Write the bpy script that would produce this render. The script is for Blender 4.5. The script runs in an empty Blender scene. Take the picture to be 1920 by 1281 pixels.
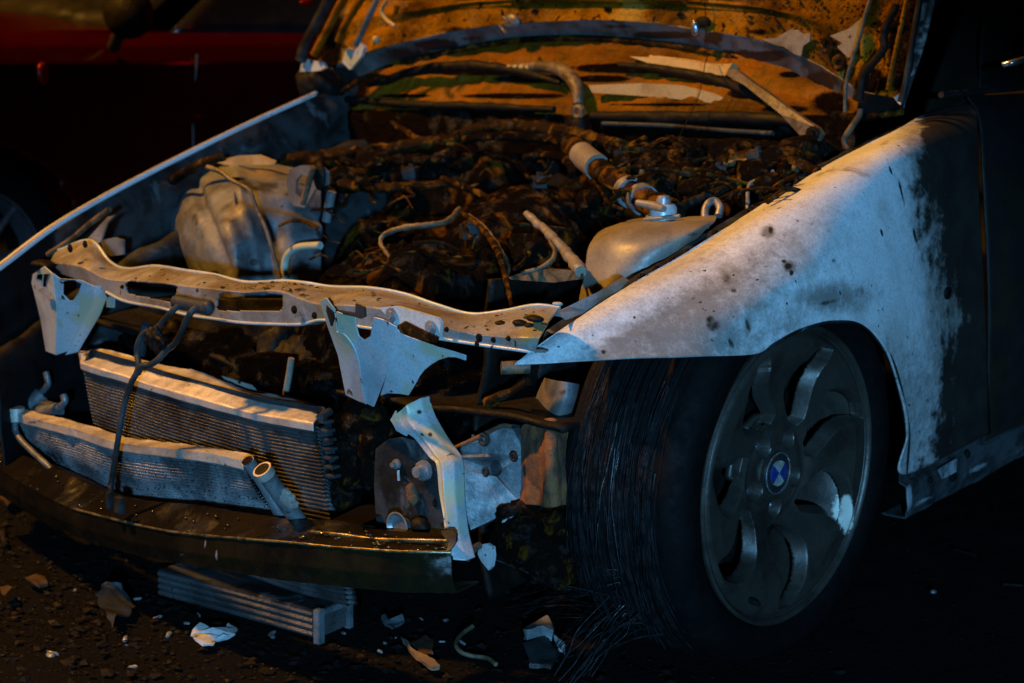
import bpy, bmesh, math, random
from mathutils import Vector, Matrix, noise
from mathutils.geometry import tessellate_polygon
random.seed(7)
sc = bpy.context.scene
COL = sc.collection

# ------------------------------------------------------------------ camera, sky, lamps, exposure
CAM = Vector((-2.319, -1.4711, 1.0511))
YAW, PIT, ROL, FPX = math.radians(42.182), math.radians(10.674), math.radians(.804), 3209.6
D_ = Vector((math.cos(YAW)*math.cos(PIT), math.sin(YAW)*math.cos(PIT), -math.sin(PIT)))
r_ = D_.cross(Vector((0, 0, 1))).normalized()
u_ = r_.cross(D_)
R_ = math.cos(ROL)*r_ + math.sin(ROL)*u_
U_ = -math.sin(ROL)*r_ + math.cos(ROL)*u_
cd = bpy.data.cameras.new('camera')
cam = bpy.data.objects.new('camera', cd)
COL.objects.link(cam)
m3 = Matrix((R_, U_, -D_)).transposed()
cam.matrix_world = Matrix.Translation(CAM) @ m3.to_4x4()
cd.sensor_width = 36
cd.lens = FPX/1920*36
cd.clip_start = .05
cd.clip_end = 500
cd.dof.use_dof = True
cd.dof.focus_distance = 2.62
cd.dof.aperture_fstop = 5.0
sc.camera = cam

w = bpy.data.worlds.new('World')
sc.world = w
w.use_nodes = True
wn = w.node_tree
bg = wn.nodes['Background']
sky = wn.nodes.new('ShaderNodeTexSky')
sky.sky_type = 'NISHITA'
sky.sun_disc = False
sky.sun_elevation = math.radians(-4)
sky.sun_rotation = math.radians(200)
wn.links.new(sky.outputs[0], bg.inputs[0])
bg.inputs[1].default_value = 0.01

def lamp(name, kind, loc, target, energy, color, size, spot=70):
    l = bpy.data.lights.new(name, kind)
    o = bpy.data.objects.new(name, l)
    COL.objects.link(o)
    o.location = loc
    o.rotation_euler = (Vector(target)-Vector(loc)).to_track_quat('-Z', 'Y').to_euler()
    l.energy = energy
    l.color = color
    l.shadow_soft_size = size
    if kind == 'SPOT':
        l.spot_size = math.radians(spot)
        l.spot_blend = .5
    return o
# sodium street lamp high over the road on the far side, and the white-blue work light beside the photographer
lamp('street_lamp_light', 'SPOT', (-3.5, 4.4, 6.8), (.3, 1.0, .7), 5200, (1, .44, .05), .22, 70)
lamp('work_light', 'SPOT', (-3.9, -3.1, 1.2), (-.2, .40, -.22), 1500, (.19, .55, 1), .06, 35)

sc.view_settings.view_transform = 'Standard'
sc.view_settings.look = 'None'
sc.view_settings.exposure = -.15
sc.view_settings.gamma = 1
sc.render.engine = 'CYCLES'
sc.cycles.use_denoising = True

# ------------------------------------------------------------------ picture point -> point on a plane of the place
def ray(px, py):
    return D_ + (px-960)/FPX*R_ - (py-640.5)/FPX*U_
def U(px, py, x=None, y=None, z=None):
    v = ray(px, py)
    if x is not None: t = (x-CAM.x)/v.x
    elif y is not None: t = (y-CAM.y)/v.y
    else: t = (z-CAM.z)/v.z
    return CAM + t*v
def UP(px, py, n, d):
    v = ray(px, py)
    n = Vector(n)
    return CAM + v*((d-n.dot(CAM))/n.dot(v))
def P(X):
    v = X-CAM
    q = v.dot(D_)
    return (960+FPX*v.dot(R_)/q, 640.5-FPX*v.dot(U_)/q)
def zoom(x0, y0, s):
    return lambda x, y: (x0+x*s, y0+y*s)
ZA = zoom(0, 380, .3356); ZB = zoom(560, 350, .3542); ZC = zoom(0, 700, .4536)
ZD = zoom(560, 640, .3356); ZE = zoom(940, 230, .5104); ZF = zoom(560, 0, .3542)
ZG = zoom(1200, 0, .375); ZI = zoom(0, 0, .3356); ZJ = zoom(560, 980, .3854)
def XA(pts, z, x):              # zoomed outline -> picture outline with a depth
    return [(*z(p[0], p[1]), (p[2] if len(p) > 2 else x)) for p in pts]

# ------------------------------------------------------------------ materials
def nodes(name):
    m = bpy.data.materials.new(name)
    m.use_nodes = True
    nt = m.node_tree
    return m, nt, nt.nodes['Principled BSDF']
def mk(nt, t, **kw):
    n = nt.nodes.new(t)
    for k, v in kw.items(): setattr(n, k, v)
    return n
def noise_node(nt, scale, detail=6, rough=.6, vec=None, dist=0):
    n = mk(nt, 'ShaderNodeTexNoise')
    n.inputs['Scale'].default_value = scale
    n.inputs['Detail'].default_value = detail
    n.inputs['Roughness'].default_value = rough
    n.inputs['Distortion'].default_value = dist
    nt.links.new(vec if vec else mk(nt, 'ShaderNodeTexCoord').outputs['Object'], n.inputs['Vector'])
    return n.outputs['Fac']
def ramp(nt, fac, lo, hi, a=0., b=1.):
    n = mk(nt, 'ShaderNodeMapRange')
    n.interpolation_type = 'SMOOTHSTEP'
    for i, v in enumerate((lo, hi, a, b)): n.inputs[i+1].default_value = v
    nt.links.new(fac, n.inputs[0])
    return n.outputs[0]
def mix(nt, fac, a, b):
    n = mk(nt, 'ShaderNodeMix', data_type='RGBA')
    if isinstance(fac, (int, float)): n.inputs[0].default_value = fac
    else: nt.links.new(fac, n.inputs[0])
    for i, v in ((6, a), (7, b)):
        if isinstance(v, tuple): n.inputs[i].default_value = (*v, 1)
        else: nt.links.new(v, n.inputs[i])
    return n.outputs[2]
def math_n(nt, op, a, b):
    n = mk(nt, 'ShaderNodeMath', operation=op)
    for i, v in enumerate((a, b)):
        if isinstance(v, (int, float)): n.inputs[i].default_value = v
        else: nt.links.new(v, n.inputs[i])
    return n.outputs[0]
def grime(name, a, b, scale=9, lo=.42, hi=.6, soot=(.012, .011, .010), soot_amp=.9, soot_scale=30, speck=.0, speck_scale=55,
          rough=(.4, .7), metal=0., bump=.25, bscale=70, bdist=.004, spec=.5, third=None, streak=None, dirt_and_shade=None, wet=None):
    m, nt, bs = nodes(name)
    L = nt.links
    vec = None
    if streak:
        tc = mk(nt, 'ShaderNodeTexCoord'); mp = mk(nt, 'ShaderNodeMapping')
        mp.inputs['Scale'].default_value = streak
        L.new(tc.outputs['Object'], mp.inputs[0]); vec = mp.outputs[0]
    c = mix(nt, ramp(nt, noise_node(nt, scale, 8, .62, vec, .4), lo, hi), a, b)
    c = mix(nt, ramp(nt, noise_node(nt, 260, 4, .7), .42, .75, 0, .45), c, tuple(v*.35 for v in b))
    if third:
        c = mix(nt, ramp(nt, noise_node(nt, third[1], 5, .6, None, .8), third[2], third[3]), c, third[0])
    if dirt_and_shade:
        ad = mk(nt, 'ShaderNodeAttribute', attribute_name='dirt_and_shade')
        dd = math_n(nt, 'ADD', ad.outputs['Fac'], math_n(nt, 'MULTIPLY', math_n(nt, 'SUBTRACT', noise_node(nt, 55, 10, .80), .5), 1.5))
        c = mix(nt, math_n(nt, 'MULTIPLY', ramp(nt, dd, .1, 1.0), .85), c, dirt_and_shade)
    at = mk(nt, 'ShaderNodeAttribute', attribute_name='soot')
    n1 = noise_node(nt, soot_scale, 9, .7)
    s = math_n(nt, 'ADD', at.outputs['Fac'], math_n(nt, 'MULTIPLY', math_n(nt, 'SUBTRACT', n1, .5), soot_amp))
    s = ramp(nt, s, .38, .62)
    if speck > 0:
        sp = ramp(nt, noise_node(nt, speck_scale, 3, .5), 1-speck-.03, 1-speck+.02)
        s = math_n(nt, 'MAXIMUM', s, sp)
    c = mix(nt, s, c, soot)
    L.new(c, bs.inputs['Base Color'])
    rg = ramp(nt, noise_node(nt, scale*3, 5, .6), .3, .7, *rough)
    L.new(rg, bs.inputs['Roughness'])
    bs.inputs['Metallic'].default_value = metal
    if metal:
        L.new(math_n(nt, 'MULTIPLY', math_n(nt, 'SUBTRACT', 1., s), metal), bs.inputs['Metallic'])
    bs.inputs['Specular IOR Level'].default_value = spec
    if wet:     # tar and foam left wet in patches only
        L.new(ramp(nt, noise_node(nt, wet, 6, .65), .52, .66, .015, spec), bs.inputs['Specular IOR Level'])
    bp = mk(nt, 'ShaderNodeBump')
    bp.inputs['Strength'].default_value = bump
    bp.inputs['Distance'].default_value = bdist
    L.new(math_n(nt, 'ADD', noise_node(nt, bscale, 8, .65), math_n(nt, 'MULTIPLY', s, .25)), bp.inputs['Height'])
    L.new(bp.outputs[0], bs.inputs['Normal'])
    return m
M = {}
M['fender'] = grime('scorched_white_paint', (.58, .61, .63), (.38, .365, .335), 5, .46, .72, soot=(.014, .012, .010), soot_amp=.85, soot_scale=30,
                    speck=.285, speck_scale=70, rough=(.38, .6), bump=.12, bscale=120, third=((.20, .165, .12), 11, .62, .80), dirt_and_shade=(.10, .088, .072))
M['support'] = grime('scorched_bare_steel', (.27, .262, .255), (.15, .118, .08), 8, .40, .64, soot_amp=1.15, soot_scale=40, speck=.31, speck_scale=60, rough=(.3, .6), metal=.2, bump=.3, bscale=90, third=((.26, .20, .08), 6, .55, .68), dirt_and_shade=(.07, .055, .04))
M['bracket'] = grime('peeling_blue_grey_paint', (.40, .45, .47), (.28, .31, .33), 7, .4, .62, soot_amp=1.0, soot_scale=30, speck=.31, speck_scale=45, rough=(.3, .55), metal=.1, bump=.2, bscale=90, third=((.35, .36, .25), 9, .5, .60))
M['soot'] = grime('black_soot', (.004, .0035, .003), (.009, .006, .004), 12, .45, .7, rough=(.45, .8), bump=.5, bscale=60, bdist=.006, spec=0.15)
M['panel'] = grime('sooty_body_steel', (.034, .04, .043), (.011, .010, .009), 10, .38, .62, soot=(.003, .003, .003), speck=.22, rough=(.4, .7), bump=.4, bscale=50, metal=.2,
                   third=((.09, .105, .11), 14, .58, .72), spec=.15)
M['char'] = grime('charred_plastic', (.0045, .0035, .003), (.0025, .002, .002), 10, .48, .72, soot=(.0015, .0012, .001), rough=(.18, .6), bump=1., bscale=75, bdist=.018, spec=.35, wet=22, third=((.12, .050, .004), 13, .54, .70))  # third colour paints sparse orange highlights into the char
M['char_fine'] = grime('charred_crust', (.007, .0045, .003), (.003, .0025, .002), 18, .46, .68, rough=(.2, .6), bump=1., bscale=130, bdist=.010, spec=.35, wet=40, third=((.10, .043, .004), 24, .56, .72))  # orange third colour stands for highlights on the crust
M['hose'] = grime('burnt_hose', (.022, .011, .004), (.004, .003, .0025), 16, .44, .66, rough=(.25, .65), bump=1., bscale=120, bdist=.007, spec=.35, wet=35, third=((.13, .058, .006), 20, .50, .66))  # bright orange patches paint highlights onto the hoses
M['wire'] = grime('scorched_wire', (.14, .095, .05), (.05, .032, .016), 30, .4, .6, rough=(.4, .7), bump=.4, bscale=120)
M['hood'] = grime('scorched_hood_lining', (.34, .145, .003), (.03, .012, .001), 8, .30, .74, soot=(.008, .0035, .0015), soot_amp=.95, soot_scale=22, speck=.33, speck_scale=55, rough=(.10, .5), bump=1., bscale=110, bdist=.010, third=((.36, .22, .03), 5, .62, .70), spec=.5, wet=9)
M['hoodpaint'] = grime('blistered_hood_paint', (.13, .13, .13), (.07, .058, .045), 12, .45, .62, soot_amp=1.1, soot_scale=30, speck=.28, rough=(.3, .5), bump=.2)
M['cowl'] = grime('burnt_cowl', (.24, .090, .004), (.035, .014, .001), 7, .40, .78, soot=(.004, .0018, .001), soot_amp=.7, soot_scale=18, rough=(.25, .7), bump=1., bscale=70, bdist=.012, streak=(1, .35, 1.6), spec=.3, wet=14)
M['pale'] = grime('pale_ash_and_lit_tan', (.36, .25, .10), (.20, .13, .05), 10, .45, .7, soot_amp=.9, rough=(.5, .8), bump=.3)  # tan coat, also used to paint the lit crest and cowl band
M['tower'] = grime('scorched_tower_paint', (.125, .135, .14), (.045, .045, .045), 8, .4, .64, soot_amp=1.3, soot_scale=18, speck=.3, speck_scale=28, rough=(.4, .7),
                   bump=.3, bscale=50, third=((.15, .11, .055), 6, .52, .66))
M['tank'] = grime('smoked_tank_plastic', (.20, .175, .135), (.115, .105, .09), 10, .4, .7, soot_amp=.7, soot_scale=30, rough=(.38, .6), bump=.12, bscale=60)
M['alu'] = grime('oxidised_aluminium', (.46, .42, .36), (.28, .24, .19), 14, .42, .7, soot_amp=.9, soot_scale=35, speck=.28, speck_scale=45, rough=(.35, .6),
                 metal=.35, bump=.2, bscale=100)
M['fin'] = grime('dark_cooler_fins', (.105, .108, .11), (.025, .025, .027), 7, .40, .66, soot_amp=.9, soot_scale=60, speck=.36, speck_scale=160, rough=(.28, .5),
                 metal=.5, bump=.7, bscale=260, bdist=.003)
M['finlit'] = grime('lit_cooler_fins', (.50, .52, .53), (.12, .125, .13), 9, .36, .66, soot_amp=1.0, soot_scale=70, speck=.38, speck_scale=170, rough=(.25, .5),
                    metal=.55, bump=.8, bscale=260, bdist=.003)  # paler copy of the fins, with the stronger light put into the colour
M['beam'] = grime('scorched_bumper_beam', (.0055, .0045, .003), (.014, .010, .004), 6, .45, .7, soot=(.16, .16, .15), soot_amp=.5, soot_scale=30, rough=(.2, .45), bump=.3,
                  bscale=90, streak=(1, 1, .4), spec=.6, wet=10)
M['steel'] = grime('grey_steel', (.30, .31, .32), (.16, .15, .14), 20, .4, .65, rough=(.3, .55), metal=.5, bump=.2, bscale=120)
M['chrome'] = grime('bright_steel', (.6, .62, .64), (.45, .45, .45), 20, .4, .7, rough=(.15, .3), metal=.9, bump=.05)
M['chassis'] = grime('scoured_steel_plate', (.15, .17, .175), (.05, .056, .06), 14, .4, .66, soot_amp=1., soot_scale=40, speck=.3, rough=(.35, .6), metal=.3, bump=.4, bscale=70)
M['rust'] = grime('orange_rust', (.16, .065, .018), (.05, .025, .012), 16, .4, .64, soot_amp=1., rough=(.7, .95), bump=.8, bscale=90, bdist=.006)
M['white'] = grime('white_ash', (.40, .42, .42), (.24, .24, .22), 25, .4, .7, soot_amp=1.1, speck=.3, speck_scale=80, rough=(.6, .9), bump=.6, bscale=120)
M['rubber'] = grime('burnt_tyre_rubber', (.003, .003, .0032), (.0048, .0045, .0042), 16, .42, .7, rough=(.5, .8), bump=.4, bscale=80, bdist=.004, spec=.05)
M['cord'] = grime('blackened_steel_cord', (.02, .02, .022), (.006, .006, .006), 40, .4, .62, rough=(.25, .5), metal=.3, bump=.3, spec=.2)
M['rim'] = grime('smoked_alloy', (.050, .041, .033), (.024, .020, .016), 12, .42, .7, soot=(.50, .49, .42), soot_amp=.7, soot_scale=60, rough=(.32, .5), metal=.45, bump=.12,
                 bscale=120, third=((.02, .02, .02), 60, .66, .7))
M['door'] = grime('sooty_door_paint', (.010, .0105, .011), (.018, .014, .008), 5, .42, .66, soot=(.14, .15, .16), soot_amp=.6, soot_scale=60, rough=(.42, .7), bump=.3, bscale=80, spec=0.2)
M['sill'] = grime('scorched_sill_paint', (.05, .055, .06), (.015, .015, .014), 14, .4, .62, soot=(.22, .25, .27), soot_amp=1., soot_scale=25, rough=(.4, .65), bump=.3, spec=0.25)
M['glass'] = grime('sooty_glass', (.010, .010, .014), (.02, .018, .018), 4, rough=(.12, .3), bump=.05)
M['red'] = grime('red_car_paint', (.028, .0007, .001), (.022, .0005, .0008), 3, rough=(.18, .26), bump=.02, spec=.25)
M['blackplastic'] = grime('black_plastic', (.012, .012, .013), (.02, .02, .02), 20, rough=(.35, .5), bump=.1)
M['taillamp'] = grime('red_lens', (.2, .004, .004), (.15, .004, .004), 20, rough=(.1, .2), bump=.0)
M['darkalloy'] = grime('dark_alloy', (.10, .10, .11), (.07, .07, .075), 20, rough=(.3, .45), metal=.5, bump=.05)
M['blue'] = grime('emblem_blue', (.008, .03, .17), (.006, .02, .11), 120, rough=(.3, .5), bump=.1)
M['ewhite'] = grime('emblem_white', (.26, .26, .23), (.18, .18, .16), 120, rough=(.35, .5), bump=.1)
M['eblack'] = grime('emblem_black', (.012, .012, .012), (.02, .016, .014), 60, rough=(.3, .5), bump=.1)
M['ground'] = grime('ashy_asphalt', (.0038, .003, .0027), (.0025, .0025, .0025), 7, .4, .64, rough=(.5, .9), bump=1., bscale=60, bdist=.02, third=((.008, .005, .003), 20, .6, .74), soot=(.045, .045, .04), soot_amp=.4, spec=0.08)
M['ash'] = grime('ash_chips', (.008, .006, .005), (.0025, .002, .002), 30, .4, .62, rough=(.5, .9), bump=.5, spec=0.12)
M['brownscrap'] = grime('brown_scrap', (.045, .018, .005), (.03, .016, .006), 30, rough=(.5, .8), bump=.6)
M['wood'] = grime('split_wood', (.10, .075, .045), (.10, .07, .04), 30, .4, .6, rough=(.6, .9), bump=.5, speck=.28)

M['tar'] = grime('wet_tar', (.012, .008, .004), (.02, .012, .005), 40, rough=(.08, .2), bump=.1, spec=.8)
# ------------------------------------------------------------------ mesh helpers
def link(name, me, mat, parent=None, smooth=True, angle=40):
    o = bpy.data.objects.new(name, me)
    COL.objects.link(o)
    if mat: me.materials.append(M[mat] if isinstance(mat, str) else mat)
    if parent: o.parent = parent
    if smooth:
        me.shade_smooth()
        try: me.set_sharp_from_angle(angle=math.radians(angle))
        except Exception: pass
    return o
def from_bm(name, bm, mat, parent=None, smooth=True, angle=40):
    bmesh.ops.recalc_face_normals(bm, faces=bm.faces)
    me = bpy.data.meshes.new(name)
    bm.to_mesh(me); bm.free()
    return link(name, me, mat, parent, smooth, angle)
def tag(o, label=None, cat=None, group=None, kind=None):
    if label: o['label'] = label
    if cat: o['category'] = cat
    if group: o['group'] = group
    if kind: o['kind'] = kind
    return o
def cr(pts, t):
    n = len(pts)-1
    f = min(max(t, 0), 1)*n
    i = min(int(f), n-1); f -= i
    p1, p2 = pts[i], pts[i+1]
    p0 = pts[i-1] if i > 0 else p1*2-p2
    p3 = pts[i+2] if i+2 <= n else p2*2-p1
    return .5*((2*p1)+(p2-p0)*f+(2*p0-5*p1+4*p2-p3)*f*f+(3*p1-p0-3*p2+p3)*f**3)
def inside(p, poly):
    c = False
    j = len(poly)-1
    for i in range(len(poly)):
        a, b = poly[i], poly[j]
        if (a[1] > p[1]) != (b[1] > p[1]) and p[0] < (b[0]-a[0])*(p[1]-a[1])/(b[1]-a[1])+a[0]: c = not c
        j = i
    return c
def set_soot(me, blobs, base=0.):
    at = me.attributes.new('soot', 'FLOAT', 'POINT')
    for i, v in enumerate(me.vertices):
        p = P(v.co)
        s = base
        for b in blobs:
            if callable(b): s = max(s, b(v.co, p)); continue
            cx, cy, rx, ry, st = b[:5]
            dx, dy = p[0]-cx, p[1]-cy
            if len(b) > 5:
                a = math.radians(b[5]); dx, dy = dx*math.cos(a)+dy*math.sin(a), -dx*math.sin(a)+dy*math.cos(a)
            d2 = (dx/rx)**2+(dy/ry)**2
            if d2 < 4: s = max(s, st*math.exp(-d2*1.1))
        at.data[i].value = s
def patch(name, rows, nu, nv, mat, parent=None, thick=.002, holes=(), disp=None, soot=None, base=0., noisy=None, angle=50, linear=False):
    """smooth skin through a grid of control points, given a real thickness"""
    rows = [[Vector(p) for p in r] for r in rows]
    grid = []
    cols = [[cr(r, i/(nu-1)) for i in range(nu)] for r in rows]
    for j in range(nv):
        t = j/(nv-1)
        line = []
        for i in range(nu):
            c = [cc[i] for cc in cols]
            if linear:
                f = t*(len(c)-1); k = min(int(f), len(c)-2); f -= k
                line.append(c[k].lerp(c[k+1], f))
            else: line.append(cr(c, t))
        grid.append(line)
    if disp or noisy:
        g2 = []
        for j in range(nv):
            l2 = []
            for i in range(nu):
                a = grid[j][min(i+1, nu-1)]-grid[j][max(i-1, 0)]
                b = grid[min(j+1, nv-1)][i]-grid[max(j-1, 0)][i]
                nrm = a.cross(b)
                nrm = nrm.normalized() if nrm.length > 1e-12 else Vector((0, 0, 1))
                if nrm.dot(CAM-grid[j][i]) < 0: nrm.negate()
                q = grid[j][i]; d = 0
                if disp: d += disp(i/(nu-1), j/(nv-1), q)
                if noisy:
                    for amp, sc_ in noisy: d += amp*noise.noise(q*sc_)
                l2.append(q+nrm*d)
            g2.append(l2)
        grid = g2
    verts = [p for l in grid for p in l]
    faces = []
    for j in range(nv-1):
        for i in range(nu-1):
            if holes:
                c = (grid[j][i]+grid[j+1][i+1])/2
                pc = P(c)
                if any(inside(pc, h) for h in holes): continue
            faces.append((j*nu+i, j*nu+i+1, (j+1)*nu+i+1, (j+1)*nu+i))
    me = bpy.data.meshes.new(name)
    me.from_pydata(verts, [], faces)
    if soot is not None or base: set_soot(me, soot or [], base)
    # face the camera side outwards so that the thickness grows away from it
    if faces:
        k = len(me.polygons)//2
        s = sum((1 if me.polygons[q].normal.dot(CAM-me.polygons[q].center) > 0 else -1) for q in range(0, len(me.polygons), max(1, len(me.polygons)//60)))
        if s < 0: me.flip_normals()
    o = link(name, me, mat, parent, True, angle)
    if thick:
        md = o.modifiers.new('thickness', 'SOLIDIFY'); md.thickness = thick; md.offset = -1
    return o
def plate(name, outline, mat, parent=None, thick=.003, holes=(), x=None, soot=None, base=0., y=None, dirv=None, bend=None):
    """flat or folded sheet: outline in picture points with depth -> extruded sheet"""
    def up(p):
        d = p[2] if len(p) > 2 and p[2] is not None else x
        return U(p[0], p[1], x=d) if y is None else U(p[0], p[1], y=(p[2] if len(p) > 2 else y))
    loops = [[up(p) for p in outline]]+[[up(p) for p in h] for h in holes]
    l2 = [[Vector((p[0], p[1], 0)) for p in outline]]+[[Vector((p[0], p[1], 0)) for p in h] for h in holes]
    tris = tessellate_polygon(l2)
    vs = [p for l in loops for p in l]
    bm = bmesh.new()
    dv = Vector(dirv) if dirv else (Vector((thick, 0, 0)) if y is None else Vector((0, thick, 0)))
    A = [bm.verts.new(p) for p in vs]; B = [bm.verts.new(p+dv) for p in vs]
    for t in tris:
        try: bm.faces.new([A[i] for i in t])
        except ValueError: pass
        try: bm.faces.new([B[i] for i in reversed(t)])
        except ValueError: pass
    k = 0
    for l in loops:
        n = len(l)
        for i in range(n):
            a, b = k+i, k+(i+1) % n
            try: bm.faces.new((A[a], A[b], B[b], B[a]))
            except ValueError: pass
        k += n
    o = from_bm(name, bm, mat, parent, True, 25)
    if soot is not None or base: set_soot(o.data, soot or [], base)
    return o
def rnd_poly(cx, cy, rx, ry, n=10, jag=.3, rot=0):
    out = []
    for i in range(n):
        a = 2*math.pi*i/n
        k = 1+random.uniform(-jag, jag)
        dx, dy = rx*k*math.cos(a), ry*k*math.sin(a)
        out.append((cx+dx*math.cos(rot)-dy*math.sin(rot), cy+dx*math.sin(rot)+dy*math.cos(rot)))
    return out
def tube_bm(bm, pts, rad, seg=10, n=None, caps=True, rough=0.):
    pts = [Vector(p) for p in pts]
    n = n or max(2, (len(pts)-1)*8+1)
    if len(pts) == 2: P_ = [pts[0].lerp(pts[1], i/(n-1)) for i in range(n)]
    else: P_ = [cr(pts, i/(n-1)) for i in range(n)]
    rr = rad if isinstance(rad, (list, tuple)) else [rad]
    rings = []
    up = Vector((0, 0, 1))
    prev = None
    for i, p in enumerate(P_):
        t = (P_[min(i+1, n-1)]-P_[max(i-1, 0)])
        t = t.normalized() if t.length > 1e-9 else Vector((1, 0, 0))
        if prev is None:
            a = t.cross(up)
            if a.length < .1: a = t.cross(Vector((1, 0, 0)))
        else: a = prev-t*prev.dot(t)
        a.normalize(); prev = a
        b = t.cross(a)
        f = i/(n-1)*(len(rr)-1); k = min(int(f), max(len(rr)-2, 0)); f -= k
        r = rr[k]*(1-f)+rr[min(k+1, len(rr)-1)]*f
        ring = []
        for s in range(seg):
            th = 2*math.pi*s/seg
            q = p+(a*math.cos(th)+b*math.sin(th))*r
            if rough: q = p+(q-p)*(1+rough*noise.noise(q*45)+rough*.6*noise.noise(q*110))
            ring.append(bm.verts.new(q))
        rings.append(ring)
    for i in range(n-1):
        for s in range(seg):
            bm.faces.new((rings[i][s], rings[i][(s+1) % seg], rings[i+1][(s+1) % seg], rings[i+1][s]))
    if caps:
        bm.faces.new(rings[0][::-1]); bm.faces.new(rings[-1])
def tube(name, pts, rad, mat, parent=None, seg=10, n=None, rough=0.):
    bm = bmesh.new()
    tube_bm(bm, pts, rad, seg, n, True, rough)
    return from_bm(name, bm, mat, parent, True, 60)
def hose(name, pts, rad, mat, parent=None, x=None, seg=10, rough=0., n=None):
    return tube(name, [U(p[0], p[1], x=(p[2] if len(p) > 2 else x)) for p in pts], rad, mat, parent, seg, n, rough)
def blob_bm(bm, c, r, sub=4, amp=.2, fr=6., oct=4, seed=0):
    r = Vector(r) if not isinstance(r, (int, float)) else Vector((r, r, r))
    res = bmesh.ops.create_icosphere(bm, subdivisions=sub, radius=1)
    off = Vector((seed*3.1, seed*1.7, seed*2.3))
    mr = sum(r)/3
    for v in res['verts']:
        q = Vector((v.co.x*r.x, v.co.y*r.y, v.co.z*r.z))
        d = 0; a = amp; f = fr
        for _ in range(oct):
            d += a*noise.noise(q*f+off); a *= .55; f *= 2.1
        v.co = Vector(c)+q*(1+d)
def blob(name, c, r, mat, parent=None, sub=4, amp=.2, fr=6., oct=4, seed=0, angle=70):
    bm = bmesh.new()
    blob_bm(bm, c, r, sub, amp, fr, oct, seed)
    return from_bm(name, bm, mat, parent, True, angle)
def lathe_bm(bm, prof, c, axis='y', seg=64, close=False, warp=None):
    rings = []
    for (r, h) in prof:
        ring = []
        for s in range(seg):
            th = 2*math.pi*s/seg
            if axis == 'y': q = Vector((r*math.cos(th), h, r*math.sin(th)))
            elif axis == 'z': q = Vector((r*math.cos(th), r*math.sin(th), h))
            else: q = Vector((h, r*math.cos(th), r*math.sin(th)))
            if warp: q = warp(q, th, r, h)
            ring.append(bm.verts.new(Vector(c)+q))
        rings.append(ring)
    k = len(rings)
    for i in range(k if close else k-1):
        a, b = rings[i], rings[(i+1) % k]
        for s in range(seg):
            bm.faces.new((a[s], a[(s+1) % seg], b[(s+1) % seg], b[s]))
def lathe(name, prof, c, mat, parent=None, axis='y', seg=64, close=False, warp=None, angle=40):
    bm = bmesh.new()
    lathe_bm(bm, prof, c, axis, seg, close, warp)
    return from_bm(name, bm, mat, parent, True, angle)
def box_bm(bm, c, s, rot=None, bev=.0):
    res = bmesh.ops.create_cube(bm, size=1)
    vs = res['verts']
    for v in vs:
        q = Vector((v.co.x*s[0], v.co.y*s[1], v.co.z*s[2]))
        if rot: q.rotate(rot)
        v.co = Vector(c)+q
    if bev:
        es = list({e for v in vs for e in v.link_edges})
        bmesh.ops.bevel(bm, geom=es, offset=bev, segments=2, affect='EDGES', profile=.5)
def box(name, c, s, mat, parent=None, rot=None, bev=.002):
    bm = bmesh.new(); box_bm(bm, c, s, rot, bev)
    return from_bm(name, bm, mat, parent, True, 35)
def bolt(name, c, r, mat, parent, axis='x', h=.008):
    prof = [(.0001, -h), (r*.55, -h), (r*.6, -h*.4), (r, -h*.35), (r*1.05, 0)]
    return lathe(name, prof, c, mat, parent, axis, 10)
def ring(name, c, R, r, mat, parent=None, axis='x', seg=28):
    prof = [(R+r*math.cos(a), r*math.sin(a)) for a in [2*math.pi*i/8 for i in range(8)]]
    return lathe(name, prof, c, mat, parent, axis, seg, True)
def empty(name, loc):
    o = bpy.data.objects.new(name, None)
    COL.objects.link(o)
    o.location = loc
    o.empty_display_size = .1
    return o

# ------------------------------------------------------------------ ground
def ground():
    bm = bmesh.new()
    xs = [-60, -20, -8, -4]+[-3+.03*i for i in range(200)]+[3.2, 5, 10, 25, 60]
    ys = [-60, -20, -6, -3]+[-1.5+.03*i for i in range(150)]+[3.3, 5, 10, 25, 60]
    g = []
    for x in xs:
        l = []
        for y in ys:
            z = 0
            if -3.1 < x < 3.1 and -1.6 < y < 3.1:
                q = Vector((x, y, 0))
                z = .006*noise.noise(q*5)+.005*noise.noise(q*17)+.003*noise.noise(q*41)-.004
            l.append(bm.verts.new((x, y, z)))
        g.append(l)
    for i in range(len(xs)-1):
        for j in range(len(ys)-1):
            bm.faces.new((g[i][j], g[i+1][j], g[i+1][j+1], g[i][j+1]))
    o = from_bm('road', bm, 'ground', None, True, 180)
    set_soot(o.data, [lambda co, p: min(1, max(0, (co.y-2.0)/.5))])   # asphalt colour turns to a lighter grey on the far side
    return tag(o, kind='structure')
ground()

# ================================================================== THE BURNT CAR
car = empty('burnt_car', (0, 0, 0))
tag(car, 'burnt-out white car with open hood, stripped front end and exposed radiators', 'car')

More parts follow.
